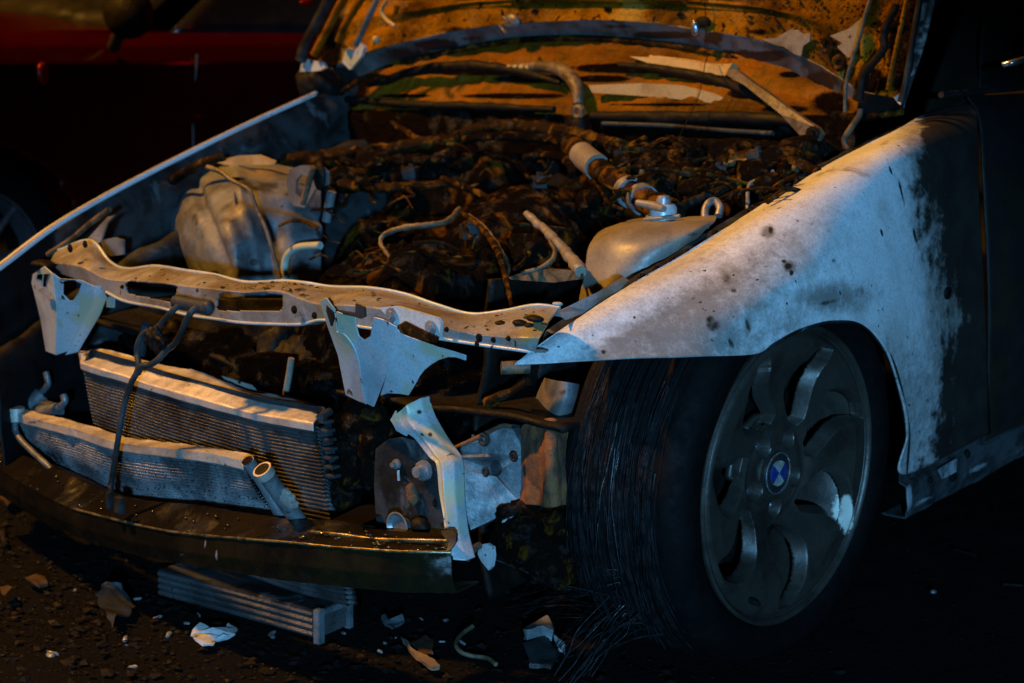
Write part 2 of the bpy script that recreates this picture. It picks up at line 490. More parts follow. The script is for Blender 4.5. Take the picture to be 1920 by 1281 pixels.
# ---- near front fender
fc = [  # lip, crest, shoulder, mid, low  (picture x, y, depth y)
    [(968, 680, .158), (966, 681, .156), (966, 682, .156), (965, 683, .156), (965, 684, .156)],
    [(1062, 612, .160), (1066, 611, .150), (1070, 628, .132), (1076, 652, .118), (1085, 677, .104)],
    [(1165, 545, .157), (1170, 544, .146), (1178, 568, .112), (1188, 618, .080), (1200, 671, .050)],
    [(1284, 478, .155), (1290, 476, .142), (1298, 505, .094), (1306, 588, .038), (1310, 668, .004)],
    [(1384, 414, .154), (1390, 412, .139), (1398, 442, .074), (1405, 558, .000), (1415, 664, -.024)],
    [(1454, 370, .153), (1460, 368, .138), (1468, 400, .062), (1468, 528, -.014), (1452, 642, -.032)],
    [(1524, 327, .153), (1530, 325, .137), (1540, 358, .053), (1535, 498, -.022), (1502, 616, -.038)],
    [(1580, 296, .153), (1586, 294, .137), (1600, 330, .048), (1598, 488, -.026), (1562, 601, -.040)],
    [(1626, 273, .153), (1632, 271, .137), (1650, 308, .045), (1656, 500, -.024), (1620, 610, -.038)],
    [(1664, 255, .153), (1670, 253, .137), (1695, 296, .042), (1706, 540, -.018), (1665, 664, -.032)],
    [(1698, 238, .153), (1705, 236, .137), (1735, 290, .040), (1742, 590, -.010), (1690, 740, -.022)],
    [(1728, 224, .145), (1735, 222, .130), (1768, 292, .038), (1770, 640, -.004), (1702, 815, -.014)],
    [(1768, 212, .130), (1775, 210, .110), (1800, 302, .036), (1800, 660, .000), (1697, 890, -.006)],
    [(1830, 200, .09), (1831, 199, .07), (1835, 310, .034), (1848, 600, .000), (1856, 812, .000)]]
frows = [[U(p[0], p[1], y=p[2]) for p in (c[k] for c in fc)] for k in range(5)]
stains = [(1445, 430, 9, 13, .62), (1432, 441, 8, 6, .55), (1362, 523, 17, 24, .56, -20), (1375, 545, 12, 10, .6), (1300, 560, 9, 8, .5), (1313, 567, 9, 4, .6),
          (1340, 610, 26, 20, .62), (1370, 640, 10, 28, .62, -15), (1330, 600, 12, 14, .6), (1402, 610, 7, 26, .58, -15), (1478, 500, 12, 12, .75, -30), (1484, 512, 7, 9, .8),
          (1470, 490, 9, 6, .7), (1555, 566, 40, 10, .52, -12), (1520, 470, 40, 30, .42), (1653, 435, 4, 12, .8, -15), (1405, 487, 8, 10, .5, -30),
          (1260, 600, 8, 8, .5), (1240, 575, 7, 6, .5), (1132, 660, 6, 6, .7), (1190, 595, 5, 5, .65), (1160, 630, 50, 20, .34), (1100, 650, 40, 14, .42),
          (1500, 260, 20, 12, .2), (1670, 320, 3, 14, .85, -20), (1690, 360, 4, 40, .7, -14), (1715, 440, 4, 22, .7, -12), (1660, 268, 26, 8, .5, -28),
          (1420, 625, 60, 10, .4, -35), (1620, 545, 50, 20, .45), (1675, 610, 22, 40, .4), (1150, 645, 130, 50, .30), (1330, 620, 120, 70, .28), (1260, 540, 90, 60, .2), (1030, 660, 60, 30, .36)]
def rear_soot(co, p):
    edge = 1718+max(0, (p[1]-290))*.17+ (14 if p[1] > 600 else 0)
    if p[1] > 560: edge = 1772+(p[1]-560)*.03
    if p[1] > 700: edge = 1776-(p[1]-700)*.22
    n = noise.noise(Vector((p[0]*.02, p[1]*.006, 0)))*34+noise.noise(Vector((p[0]*.06, p[1]*.02, 3)))*16
    return min(1.05, .5+(p[0]-edge+n)/150.) if p[0] > edge-110 else 0
fend = patch('fender', frows, 300, 150, 'fender', car, .003, soot=stains+[rear_soot], noisy=[(.0025, 5), (.0012, 14)], angle=70)
at = fend.data.attributes.new('dirt_and_shade', 'FLOAT', 'POINT')
for i, v in enumerate(fend.data.vertices):
    p = P(v.co)
    k = max(0, min(1, (1660-p[0])/330))*max(.38, min(1, (p[1]-(1700-p[0])*.62-250)/60))
    k = max(k, .75*max(0, min(1, (p[1]-560)/160)) if p[0] > 1600 else 0, .9*math.exp(-((p[0]-1330)/70)**2-((p[1]-615)/45)**2), .8*math.exp(-((p[0]-1480)/60)**2-((p[1]-600)/50)**2), 1.05*math.exp(-((p[0]-1555)/85)**2-((p[1]-558)/36)**2), .45*math.exp(-((p[0]-1490)/60)**2-((p[1]-470)/40)**2))  # lower rear term paints the dimmer light low on the fender
    eg = 1705+max(0, (p[1]-290))*.17 if p[1] < 560 else 1755
    eg += 22
    k = max(k, .85*math.exp(-((p[0]-eg)/52)**2) if p[0] < eg else 1.0)
    for sx_, sy_, rx_, ry_ in ((1362, 523, 20, 26), (1340, 606, 34, 26), (1480, 500, 18, 16), (1402, 612, 12, 30), (1370, 640, 14, 30), (1440, 436, 16, 14), (1310, 565, 14, 10), (1165, 640, 40, 14)):
        k = max(k, 1.25*math.exp(-((p[0]-sx_)/rx_)**2-((p[1]-sy_)/ry_)**2))
    at.data[i].value = k*.85+.06
fend['label'] = 'scorched white front fender with black soot towards the door'
# rolled arch lip, bare along the rear leg of the arch
tube('arch_lip', [U(p[0], p[1], y=p[2]+.006) for p in [(c[4][0], c[4][1], c[4][2]) for c in fc[4:13]]], .005, 'panel', fend, 8, 90)
# side marker hole
blob('lamp_hole', U(1777, 550, y=-.001), (.012, .004, .012), 'soot', fend, 3, .05)
# inner rail behind the crest, with its bolts
rail = patch('fender_rail', [[U(c[1][0]-2, c[1][1]-1, y=c[1][2]+.012)+Vector((0, 0, -.012)) for c in fc[1:12]],
                     [U(c[1][0]-2, c[1][1]-1, y=c[1][2]+.012)+Vector((0, .030, -.016)) for c in fc[1:12]],
                     [U(c[1][0]-2, c[1][1]-1, y=c[1][2]+.012)+Vector((0, .046, -.020)) for c in fc[1:12]],
                     [U(c[1][0]-2, c[1][1]-1, y=c[1][2]+.012)+Vector((0, .060, -.09)) for c in fc[1:12]]], 140, 20, 'panel', car, .003, noisy=[(.004, 18), (.002, 50)])
for px, py in ((1205, 522), (1232, 508), (1262, 492), (1290, 476), (1340, 440), (1400, 402)):
    bolt('bolt', U(px, py, y=.185), .008, 'soot', rail, 'z', -.008)

# ---- far front fender (seen over the engine bay: its crest and inner side)
ff = [(-70, 543), (0, 500), (100, 425), (200, 365), (300, 312), (400, 262), (500, 215), (592, 174)]
fy = [1.55, 1.58, 1.62, 1.64, 1.655, 1.665, 1.675, 1.685]
cp = [U(p[0], p[1], y=y) for p, y in zip(ff, fy)]
def off(l, d): return [p+Vector(d) for p in l]
def crest_z(x):
    return min(cp, key=lambda q: abs(q.x-x)).z
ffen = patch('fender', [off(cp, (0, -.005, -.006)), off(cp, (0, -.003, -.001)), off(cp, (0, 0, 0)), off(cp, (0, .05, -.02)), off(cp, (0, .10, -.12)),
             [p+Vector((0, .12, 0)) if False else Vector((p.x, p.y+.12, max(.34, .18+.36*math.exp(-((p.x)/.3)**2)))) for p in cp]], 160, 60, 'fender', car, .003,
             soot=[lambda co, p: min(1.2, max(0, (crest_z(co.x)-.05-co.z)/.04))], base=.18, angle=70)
tube('crest_edge', [p+Vector((0, .002, .001)) for p in cp], .003, 'pale', ffen, 8, 90)  # tan tube colours in the lamp's light along the crest
ffen['label'] = 'far front fender, its crest edge toned tan as if lit'
cp = cp+[cp[-1]+Vector((.16, .0, .03))]
inn = patch('inner_wing', [off(cp, (.0, -.005, -.008)), off(cp, (.0, -.03, -.06)), off(cp, (0, -.035, -.13)), off(cp, (0, -.10, -.15)), off(cp, (0, -.13, -.40))], 130, 60, 'panel', car, .003,
            noisy=[(.010, 7), (.006, 20)], soot=[lambda co, p: min(1.2, max(.15, (-.28-co.x)/.12))])  # colour darkens to black towards the front end
rl = [U(*p, x=-.36+.1*i) for i, p in enumerate([(70, 470), (200, 402), (210, 395)])]
# torn bracket between far fender and support
plate('torn_bracket', XA([(430, 250), (500, 190), (600, 80), (640, 70), (600, 110), (560, 220), (520, 240), (470, 330), (420, 330)], ZA, -.40), 'support', car, .004)
hose('edge_strip', XA([(270, 290), (400, 205), (500, 120), (610, 40)], ZA, -.38), .006, 'wire', car)
plate('small_bracket', XA([(560, 210), (640, 195), (690, 210), (690, 290), (620, 300), (580, 280)], ZA, -.30), 'tower', car, .004)

# ---- strut tower on the far side, lit from the left
tw = [
    [(300, 372, .10), (345, 328, .14), (400, 308, .16), (470, 306, .17), (540, 312, .18), (600, 330, .20)],
    [(292, 400, .03), (350, 352, .03), (410, 335, .02), (470, 335, .04), (540, 345, .08), (602, 365, .14)],
    [(292, 430, .00), (355, 400, -.05), (415, 385, -.07), (470, 385, -.04), (540, 400, .02), (604, 420, .10)],
    [(310, 460, -.02), (365, 445, -.08), (425, 440, -.12), (480, 445, -.06), (545, 455, .0), (604, 470, .08)],
    [(340, 500, -.03), (385, 500, -.10), (435, 500, -.13), (485, 505, -.07), (548, 510, -.02), (604, 520, .06)],
    [(380, 560, -.04), (410, 560, -.10), (450, 560, -.13), (495, 560, -.07), (550, 560, -.02), (606, 560, .06)]]
tower = patch('strut_tower', [[U(a, b, x=c) for a, b, c in r] for r in tw], 120, 110, 'tower', car, .004, noisy=[(.005, 9), (.003, 24), (.001, 70)], disp=lambda u, v, q: -.016*math.exp(-((u-.22-.16*v)/.035)**2)+.010*math.exp(-((u-.50-.12*v)/.05)**2)-.012*math.exp(-((v-.36)/.04)**2)*(1 if u > .5 else 0)-.02*math.exp(-((u-.72)/.06)**2-((v-.55)/.12)**2),
              soot=[(375, 430, 14, 60, .5, -25), (310, 420, 16, 20, .8), (430, 415, 30, 12, .6), (560, 390, 40, 20, .5), (475, 492, 8, 8, 1.1), (400, 515, 30, 12, .7),
                    (520, 440, 20, 50, .35), (565, 500, 25, 20, .7), (480, 350, 60, 18, .7), (350, 345, 20, 16, .6), (445, 470, 10, 40, .5), (600, 440, 20, 30, .5)], base=.27)
sb = plate('slotted_bracket', XA([(1600, 1000), (1620, 945), (1680, 925), (1790, 925), (1830, 960), (1830, 1030), (1760, 1060), (1700, 1160), (1640, 1150), (1610, 1100)], ZI, .02), 'tower', car, .006,
           holes=[XA([(1655, 1010), (1680, 975), (1715, 985), (1710, 1050), (1675, 1110), (1650, 1080)], ZI, .02)])
hose('bracket_bar', XA([(1750, 935), (1690, 1140)], ZI, .0), .007, 'wire', sb)
blob('bracket_hole', U(*ZI(1785, 985), x=.015), (.008, .018, .03), 'soot', sb, 3, .1)
hose('strap', XA([(880, 1400), (830, 1281), (845, 1180), (900, 1080), (990, 990), (1130, 910), (1250, 880)], ZI, -.02), [.010, .014, .012, .010, .008], 'hose', car, rough=.25)
blob('strap_clip', U(*ZI(880, 1120), x=-.05), (.02, .02, .03), 'char_fine', car, 3, .3, 20)
plate('top_plate', XA([(1190, 905), (1330, 870), (1450, 865), (1540, 900), (1530, 920), (1280, 925)], ZI, .10), 'pale', car, .004)
hose('plug_lead', XA([(1160, 935), (1230, 960), (1300, 1010), (1390, 1060), (1420, 1130), (1450, 1200), (1490, 1290), (1530, 1430), (1568, 1555)], ZI, -.16), [.006, .004, .004, .004], 'wire', car)
hose('coolant_pipe', XA([(1590, 430), (1592, 340), (1610, 290), (1650, 258), (1700, 245), (1790, 240)], ZA, -.10), .008, 'bracket', car)
hose('brake_pipe', XA([(1560, 130), (1620, 105), (1700, 110), (1770, 150)], ZA, -.04), .003, 'hose', car)
tube('suspension_leg', [U(622, 360, x=.06), U(612, 415, x=.06)], .010, 'tower', car)

# ---- melted engine: one charred mass filling the bay
def sm(v, a, b):
    t = min(1, max(0, (v-a)/(b-a)))
    return t*t*(3-2*t)
def boxm(v, a, b, w): return sm(v, a-w, a+w)*(1-sm(v, b-w, b+w))
def eng_z(x, y):
    q = Vector((x, y, .3))
    wx, wy = x+.03*noise.noise(q*8), y+.03*noise.noise(q*8+Vector((4, 4, 4)))
    z = .43+.08*sm(x, .1, .45)
    z += .17*boxm(wx, -.25, .12, .030)*boxm(wy, .63, .97, .035)*(1-.3*sm(x, -.12, -.25))     # the head of the engine, its cover burnt away
    z += .05*math.exp(-((x+.17)/.06)**2-((y-.74)/.07)**2)+.045*math.exp(-((x+.02)/.06)**2-((y-.86)/.06)**2)+.03*math.exp(-((x-.04)/.05)**2-((y-.70)/.05)**2)
    d = math.hypot((x-.24)/1.15, y-.80)/.19
    if d < 1: z = max(z, .50+.225*math.sqrt(1-d*d)**.9)                        # round manifold behind it
    z += .16*boxm(wx, .10, .60, .05)*boxm(wy, .20, .58, .04)                       # clutter beside the near fender
    z += .12*boxm(wx, .20, .60, .06)*boxm(wy, 1.02, 1.40, .05)
    z += .11*boxm(wx, .40, .60, .03)
    dm = .25+.75*sm(d, .7, 1.1)
    n1 = noise.noise(q*9); n2 = noise.noise(q*20+Vector((5, 1, 2))); n3 = noise.noise(q*48); n4 = noise.noise(q*110)
    z += (.026*n1+.012*n2+.006*n3)*dm+.003*n4
    pit = noise.noise(q*13+Vector((9, 3, 1)))
    if pit > .25: z -= (pit-.25)*.28*dm
    return z
def engine():
    bm = bmesh.new()
    nx, ny = 300, 330
    g = []
    for i in range(nx):
        u = i/(nx-1)
        l = []
        for j in range(ny):
            y = .22+1.16*j/(ny-1)
            xm = -.31+.27*min(1, max(0, (.62-y)/.14))
            if u < .12:
                x = xm-.03+.03*noise.noise(Vector((0, y*14, u*30)))-.03*(1-u/.12); z0 = eng_z(xm, y)
                z = .12+(z0-.12)*(u/.12)
                x += .05*math.sin(z*22+3*noise.noise(Vector((y*8, z*9, 0))))*(1-u/.12)
            else:
                x = xm+(.56-xm)*(u-.12)/.88; z = eng_z(x, y)
            l.append(bm.verts.new((x, y, z)))
        g.append(l)
    for i in range(nx-1):
        for j in range(ny-1): bm.faces.new((g[i][j], g[i+1][j], g[i+1][j+1], g[i][j+1]))
    o = from_bm('melted_engine', bm, 'char', car, True, 180)
    set_soot(o.data, [lambda co, p: min(1.2, max(0, (.52-co.z)/.06)) if co.x < -.05 else 0])   # shade painted black over the low front of the block
    return o
eng = engine()
# bulkhead behind the bay and dark side walls of the bay
patch('bulkhead', [[Vector((.545, 1.80-.17*i, .835+.008*math.sin(i))) for i in range(10)], [Vector((.57, 1.80-.17*i, .70)) for i in range(10)], [Vector((.54, 1.80-.17*i, .2)) for i in range(10)]],
      90, 50, 'soot', car, .004, noisy=[(.012, 8), (.006, 25)])
patch('bay_floor', [[Vector((-.33+.1*i, .22, .42)) for i in range(10)], [Vector((-.33+.1*i, 1.0, .40)) for i in range(10)], [Vector((-.33+.1*i, 1.74, .46)) for i in range(10)]], 60, 60, 'soot', car, .01, noisy=[(.02, 8)])
patch('inner_wing', [[Vector((-.12+.07*i, .235, .615+.021*i)) for i in range(10)], [Vector((-.12+.07*i, .26, .52+.014*i)) for i in range(10)], [Vector((-.10+.07*i, .30, .35)) for i in range(10)]],
      80, 40, 'panel', car, .004, noisy=[(.006, 9), (.004, 25)])

# ---- hoses, cables and pipes over the engine
hz = [
    ('coolant_hose', [(490, 302, .30), (560, 296, .32), (640, 289, .34), (720, 279, .36), (790, 270, .38), (865, 255, .40)], [.012, .014, .013, .015], 'hose'),
    ('coolant_hose', [(858, 252, .40), (905, 240, .42), (960, 238, .43), (1030, 243, .43), (1090, 255, .42), (1150, 270, .40), (1215, 284, .38), (1275, 292, .36)], [.010, .016, .014, .013], 'hose'),
    ('coolant_hose', [(870, 262, .38), (930, 255, .40), (1000, 258, .41), (1060, 266, .40), (1115, 272, .39)], .010, 'char_fine'),
    ('burnt_stick', [(735, 230, .44), (762, 248, .42), (795, 266, .40)], [.006, .008, .005], 'hose'),
    ('vacuum_hose', [(620, 335, .18), (670, 350, .18), (730, 352, .18), (790, 348, .20), (850, 345, .2)], [.010, .012, .009], 'hose'),
    ('vacuum_hose', [(830, 335, .20), (880, 355, .18), (930, 378, .16), (955, 390, .14)], .007, 'hose'),
    ('fuel_pipe', [(1250, 262, .40), (1320, 268, .38), (1400, 270, .36), (1470, 276, .34)], .009, 'char_fine'),
    ('wiring_loom', [(1346, 302, .32), (1395, 293, .32), (1444, 295, .30), (1500, 309, .27), (1535, 325, .25)], [.010, .012, .012, .008], 'hose'),
    ('wiring_loom', [(1360, 308, .30), (1410, 302, .30), (1450, 305, .28), (1495, 318, .26)], .006, 'wire'),
    ('wiring_loom', [(1140, 275, .36), (1190, 300, .33), (1250, 318, .30), (1310, 322, .30), (1350, 316, .32)], [.012, .010, .014], 'char_fine'),
    ('brake_pipe', [(1388, 305, .27), (1386, 345, .2), (1390, 385, .16)], .005, 'hose'),
    ('brake_pipe', [(1402, 395, .15), (1404, 350, .2), (1425, 335, .22), (1450, 322, .25)], .004, 'steel'),
    ('brake_pipe', [(1440, 372, .17), (1448, 340, .22), (1470, 328, .24)], .004, 'hose'),
    ('heater_hose', [(1260, 400, .08), (1300, 378, .12), (1345, 362, .15), (1380, 350, .2)], .010, 'soot'),
    ('loose_wire', XA([(510, 415, -.18), (450, 330, -.16), (435, 285, -.14), (470, 245, -.13), (570, 215, -.12), (690, 205, -.10), (790, 180, -.06), (850, 115, .0)], ZB, 0), [.004, .005, .006, .005], 'wire'),
    ('loose_wire', XA([(860, 135, -.02), (940, 195, -.07), (1010, 270, -.12), (1060, 360, -.2), (1095, 480, -.25), (1130, 640, -.32)], ZB, 0), [.005, .006, .006, .004], 'hose'),
    ('loose_wire', XA([(900, 150, -.02), (990, 220, -.08), (1060, 320, -.15), (1110, 420, -.2), (1100, 500, -.26)], ZB, 0), .0035, 'wire'),
    ('pale_stick', XA([(1205, 140, -.06), (1260, 190, -.08), (1330, 255, -.11), (1400, 330, -.14), (1450, 390, -.17), (1495, 450, -.2)], ZB, 0), [.006, .008, .010, .011], 'tank'),
    ('loose_wire', XA([(1330, 290, -.15), (1355, 335, -.16), (1345, 385, -.18), (1280, 430, -.2), (1180, 460, -.22)], ZB, 0), .004, 'wire'),
    ('loose_wire', XA([(1560, 960, .1), (1600, 1010, .05), (1640, 1075, .0), (1720, 1110, .0)], ZF, 0), .003, 'hose'),
    ('vacuum_hose', [(640, 300, .28), (690, 310, .28), (740, 300, .3), (800, 300, .3), (860, 290, .32)], [.008, .012, .01], 'char_fine'),
    ('vacuum_hose', [(560, 320, .22), (610, 330, .20), (650, 320, .22), (690, 325, .22)], .009, 'hose'),
    ('fuel_pipe', [(980, 300, .28), (1010, 290, .30), (1060, 300, .28), (1075, 330, .22)], .008, 'char_fine'),
]
for nme, pts, rad, mt in hz:
    hose(nme, pts, rad, mt, car, rough=.38, n=(len(pts)-1)*14+1)
pipe = hose('intake_pipe', [(1068, 268, .34), (1090, 290, .30), (1120, 315, .26), (1155, 342, .21), (1195, 368, .15), (1240, 392, .09), (1262, 402, .07)], [.020, .024, .022, .026, .023, .027, .024], 'hose', car, seg=16, rough=.14, n=80)
hose('pale_sleeve', [(1090, 290, .298), (1104, 302, .278), (1120, 314, .256)], .0262, 'tank', pipe, seg=18)
for a, b, c in ((1205, 374, .135), (1180, 360, .17)):
    hose('hose_clamp', [(a-4, b-3, c+.006), (a+4, b+3, c-.006)], .0285, 'steel', pipe, seg=18)
# heap of burnt clutter around the cowl side of the bay
for k, (px, py, x, r) in enumerate([(1300, 285, .38, .035), (1280, 330, .26, .04), (1340, 340, .22, .03), (1230, 320, .3, .04), (1180, 310, .32, .03), (1415, 330, .24, .03), (1450, 350, .2, .025),
                                    (1310, 360, .18, .035), (700, 300, .32, .04), (600, 310, .3, .035), (860, 300, .34, .03), (1470, 300, .3, .03), (1360, 285, .35, .03), (640, 340, .2, .035), (1130, 380, .16, .04),
                                    (990, 470, -.15, .03), (1240, 350, .2, .035), (1500, 290, .35, .035)]):
    blob('burnt_lump', U(px, py, x=x), (r, r*1.1, r*.8), 'char_fine', car, 4, .45, 14, 4, k)
bmw = bmesh.new()
for k in range(70):     # splinters and shreds of the burnt harness
    px, py = random.uniform(1150, 1520), random.uniform(270, 375)
    x = .40-(py-265)/110*.30+random.uniform(-.03, .03)
    p = U(px, py, x=x); d = Vector((random.uniform(-1, 1), random.uniform(-1, 1), random.uniform(-.3, .5)))*.05
    tube_bm(bmw, [p-d, p+Vector((0, 0, random.uniform(-.01, .015))), p+d], random.uniform(.0015, .005), 6, 8, True, .3)
for k in range(60):
    px, py = random.uniform(600, 1050), random.uniform(290, 520)
    x = .34-(py-290)/230*.6
    p = U(px, py, x=x)+Vector((0, 0, .01)); d = Vector((random.uniform(-1, 1), random.uniform(-1, 1), random.uniform(-.3, .4)))*.04
    tube_bm(bmw, [p-d, p+Vector((0, 0, random.uniform(-.01, .012))), p+d], random.uniform(.0012, .004), 6, 8, True, .3)
tag(from_bm('burnt_harness', bmw, 'hose', car, True, 60), kind='stuff')
plate('torn_strip', XA([(1090, 488), (1150, 465), (1240, 445), (1330, 435), (1440, 445), (1500, 462), (1495, 490), (1350, 508), (1200, 498)], ZB, -.2), 'wire', car, .006)
hose('cap_plate', [(1195, 380, .0), (1225, 386, .0), (1245, 392, -.01)], [.006, .008, .006], 'tank', car)
for k, (px, py, x, sx, sy, sz, rz) in enumerate([(1165, 300, .33, .05, .02, .03, .4), (1290, 312, .31, .03, .04, .02, .9), (1420, 300, .30, .05, .03, .02, .2), (1345, 335, .24, .02, .03, .035, .5), (1470, 330, .22, .03, .015, .03, 1.1),
        (1215, 335, .27, .03, .03, .02, .3), (770, 330, .25, .05, .03, .025, .6), (690, 345, .18, .03, .05, .02, .2), (840, 300, .33, .06, .03, .02, .1), (1010, 350, .24, .03, .03, .03, .8), (700, 430, .02, .05, .04, .025, .5), (880, 440, .0, .04, .03, .03, 1.0)]):
    bb = bmesh.new()
    box_bm(bb, U(px, py, x=x)+Vector((0, 0, .006)), (sx, sy, sz), Matrix.Rotation(rz, 3, 'Z').to_quaternion(), .003)
    c = U(px, py, x=x)+Vector((0, 0, .006+sz/2))
    lathe_bm(bb, [(.0001, .008), (.005, .008), (.006, .0), (.009, .0), (.009, -.004)], c, 'z', 10)
    for v in bb.verts: v.co += Vector((noise.noise(v.co*40), noise.noise(v.co*40+Vector((2, 5, 1))), noise.noise(v.co*40+Vector((8, 1, 3)))))*.004
    from_bm('burnt_bracket', bb, ('panel', 'char_fine', 'panel')[k % 3], car, True, 35)
# ---- washer tank beside the fender
tk = [[(1135, 425, .02), (1185, 412, .03), (1250, 408, .05), (1320, 405, .07), (1345, 402, .10)],
      [(1118, 440, -.04), (1170, 425, -.04), (1250, 420, -.03), (1310, 418, .0), (1340, 415, .04)],
      [(1104, 465, -.09), (1150, 450, -.10), (1220, 450, -.09), (1290, 440, -.05), (1320, 435, .0)],
      [(1098, 500, -.11), (1140, 500, -.13), (1190, 500, -.12), (1250, 490, -.08), (1290, 470, -.03)],
      [(1088, 550, -.12), (1125, 555, -.15), (1170, 555, -.13), (1220, 545, -.1), (1260, 520, -.05)],
      [(1080, 600, -.12), (1115, 605, -.15), (1150, 605, -.14), (1200, 600, -.1), (1240, 580, -.05)]]
tank = patch('washer_tank', [[U(a, b, x=c) for a, b, c in r] for r in tk], 80, 80, 'tank', car, .004, soot=[(1300, 440, 30, 8, .5), (1140, 530, 20, 20, .35), (1215, 495, 26, 10, .45)], noisy=[(.003, 12)])
capc = U(1243, 404, x=.03)
lathe('tank_cap', [(.0001, .020), (.020, .020), (.024, .014), (.024, 0), (.030, -.002), (.030, -.012)], capc, 'bracket', tank, 'z', 24)
lathe('cap_knob', [(.0001, .034), (.010, .034), (.013, .026), (.012, .018)], capc, 'steel', tank, 'z', 16)
hose('tank_clip', XA([(1500, 245), (1560, 230), (1640, 232)], zoom(940, 230, .5104), .04) if False else [(1208, 412, .0), (1240, 409, .0), (1275, 405, .01)], .0035, 'tank', tank)
hook = hose('lifting_hook', [(1323, 425, .06), (1322, 395, .08), (1330, 380, .09), (1342, 378, .10), (1350, 390, .09), (1347, 405, .08)], .007, 'steel', car)
for k, (a, b) in enumerate(((1345, 362), (1228, 389), (1160, 400))):
    blob('molten_drip', U(a, b, x=.08), .005, 'hose', car, 3, .3, 60, 2, k)

# ---- upper radiator support (curved pressed crossmember)
cr_pts = [  # back top, front top, front bottom : picture x,y ; depth x of the front edge
    ((108, 470), (92, 492), (112, 512), -.475),
    ((168, 452), (150, 500), (160, 530), -.485),
    ((205, 492), (196, 522), (200, 548), -.50),
    ((238, 505), (238, 527), (236, 565), -.515),
    ((290, 500), (300, 530), (300, 577), -.535),
    ((345, 508), (350, 537), (350, 590), -.55),
    ((400, 516), (405, 542), (405, 598), -.56),
    ((460, 530), (455, 547), (455, 605), -.565),
    ((530, 528), (520, 545), (520, 608), -.565),
    ((575, 532), (562, 560), (566, 608), -.565),
    ((620, 539), (600, 571), (606, 600), -.565),
    ((690, 541), (668, 574), (672, 612), -.562),
    ((755, 552), (740, 584), (742, 622), -.56),
    ((815, 572), (800, 602), (806, 632), -.555),
    ((880, 590), (862, 622), (864, 641), -.545),
    ((940, 585), (925, 631), (926, 650), -.535),
    ((1000, 574), (985, 634), (985, 658), -.525),
    ((1048, 578), (1012, 634), (1002, 661), -.515)]
bt = [U(*c[0], x=c[3]+.075) for c in cr_pts]
ft = [U(*c[1], x=c[3]) for c in cr_pts]
fb = [U(*c[2], x=c[3]+.004) for c in cr_pts]
lip = [p+Vector((.006, 0, -.012)) for p in bt]
mid = [a.lerp(b, .5)+Vector((0, 0, .004)) for a, b in zip(bt, ft)]
ret = [p+Vector((.03, 0, -.004)) for p in fb]
def rrect(q, n=5):
    out = []
    for i in range(4):
        a, b, c = Vector(q[i-1]), Vector(q[i]), Vector(q[(i+1) % 4])
        p, r = b+(a-b)*.22, b+(c-b)*.12
        for k in range(n+1):
            t = k/n
            out.append(tuple((p*(1-t)**2+b*2*t*(1-t)+r*t*t)))
    return out
h1 = rrect([ZA(705, 430), ZA(992, 462), ZA(975, 560), ZA(705, 510)])
h2 = rrect([ZA(1225, 502), ZA(1578, 508), ZA(1578, 607), ZA(1205, 605)])
sup = patch('radiator_support', [lip, bt, mid, ft, [a.lerp(b, .5) for a, b in zip(ft, fb)], fb, ret], 420, 72, 'support', car, .0025, holes=[h1, h2], linear=True, noisy=[(.0022, 12), (.001, 40)],
            soot=[(370, 512, 50, 10, .4), (230, 500, 30, 14, .35), (560, 545, 40, 9, .5), (700, 552, 10, 16, .55), (160, 470, 20, 10, .4), (935, 606, 10, 5, .9), (975, 606, 14, 5, .85), (990, 596, 12, 6, .9),
                  (1010, 600, 10, 5, .8), (940, 598, 60, 12, .35), (370, 545, 6, 10, .6), (260, 545, 12, 14, .45), (560, 590, 30, 12, .4), (880, 570, 20, 10, .3)], angle=35)
at = sup.data.attributes.new('dirt_and_shade', 'FLOAT', 'POINT')
for i, v in enumerate(sup.data.vertices): at.data[i].value = .32+.25*noise.noise(v.co*9)
tube('rolled_edge', [p+Vector((.002, 0, .0005)) for p in bt], .0032, 'bracket', sup, 8, 160)  # rolled rim in paler blue-grey, colours in the flange's highlight line
tube('rolled_edge', [p+Vector((-.001, 0, .0)) for p in fb[2:]], .0026, 'bracket', sup, 8, 160)
for k, (a, b, r) in enumerate(((590, 592, .0055), (552, 581, .0065), (618, 572, .010), (838, 618, .004), (899, 634, .006), (926, 638, .004), (954, 635, .004), (230, 538, .004), (895, 645, .004), (132, 466, .008), (160, 458, .007))):
    bolt('bolt', U(a, b, x=-.572+.00010*max(0, a-640) if a > 200 else -.49), r, 'soot', sup, 'x', .004)
for k, (a, b, r) in enumerate(((975, 606, .010), (1005, 598, .011), (992, 610, .007), (940, 607, .008), (1045, 570, .006))):
    blob('tar_drop', U(a, b, x=-.50 if a < 1030 else -.45), (r, r*1.3, r*.5), 'soot' if a < 1030 else 'white', sup, 3, .25, 50, 3, k)
bmd = bmesh.new()
for k in range(150):    # beads of wet tar on the pressed top of the support
    t = random.gauss(.50, .07) if k < 90 else random.uniform(.05, .98)
    t = min(1, max(0, t)); a, b = cr(bt, t), cr(ft, t)
    q = a.lerp(b, random.uniform(.15, .98))+Vector((0, 0, .002)); r = random.uniform(.0008, .0032)
    res = bmesh.ops.create_icosphere(bmd, subdivisions=2, radius=r)
    for v in res['verts']: v.co = Vector((v.co.x, v.co.y*1.5, v.co.z*.6))+q
tag(from_bm('tar_beads', bmd, 'tar', sup), kind='stuff')
# link from the support back along the fender
plate('support_link', [(1040, 586, -.43), (1062, 576, -.385), (1120, 548, -.315), (1165, 520, -.25), (1175, 526, -.245), (1155, 548, -.275), (1100, 584, -.335), (1060, 600, -.40)], 'support', car, .006)
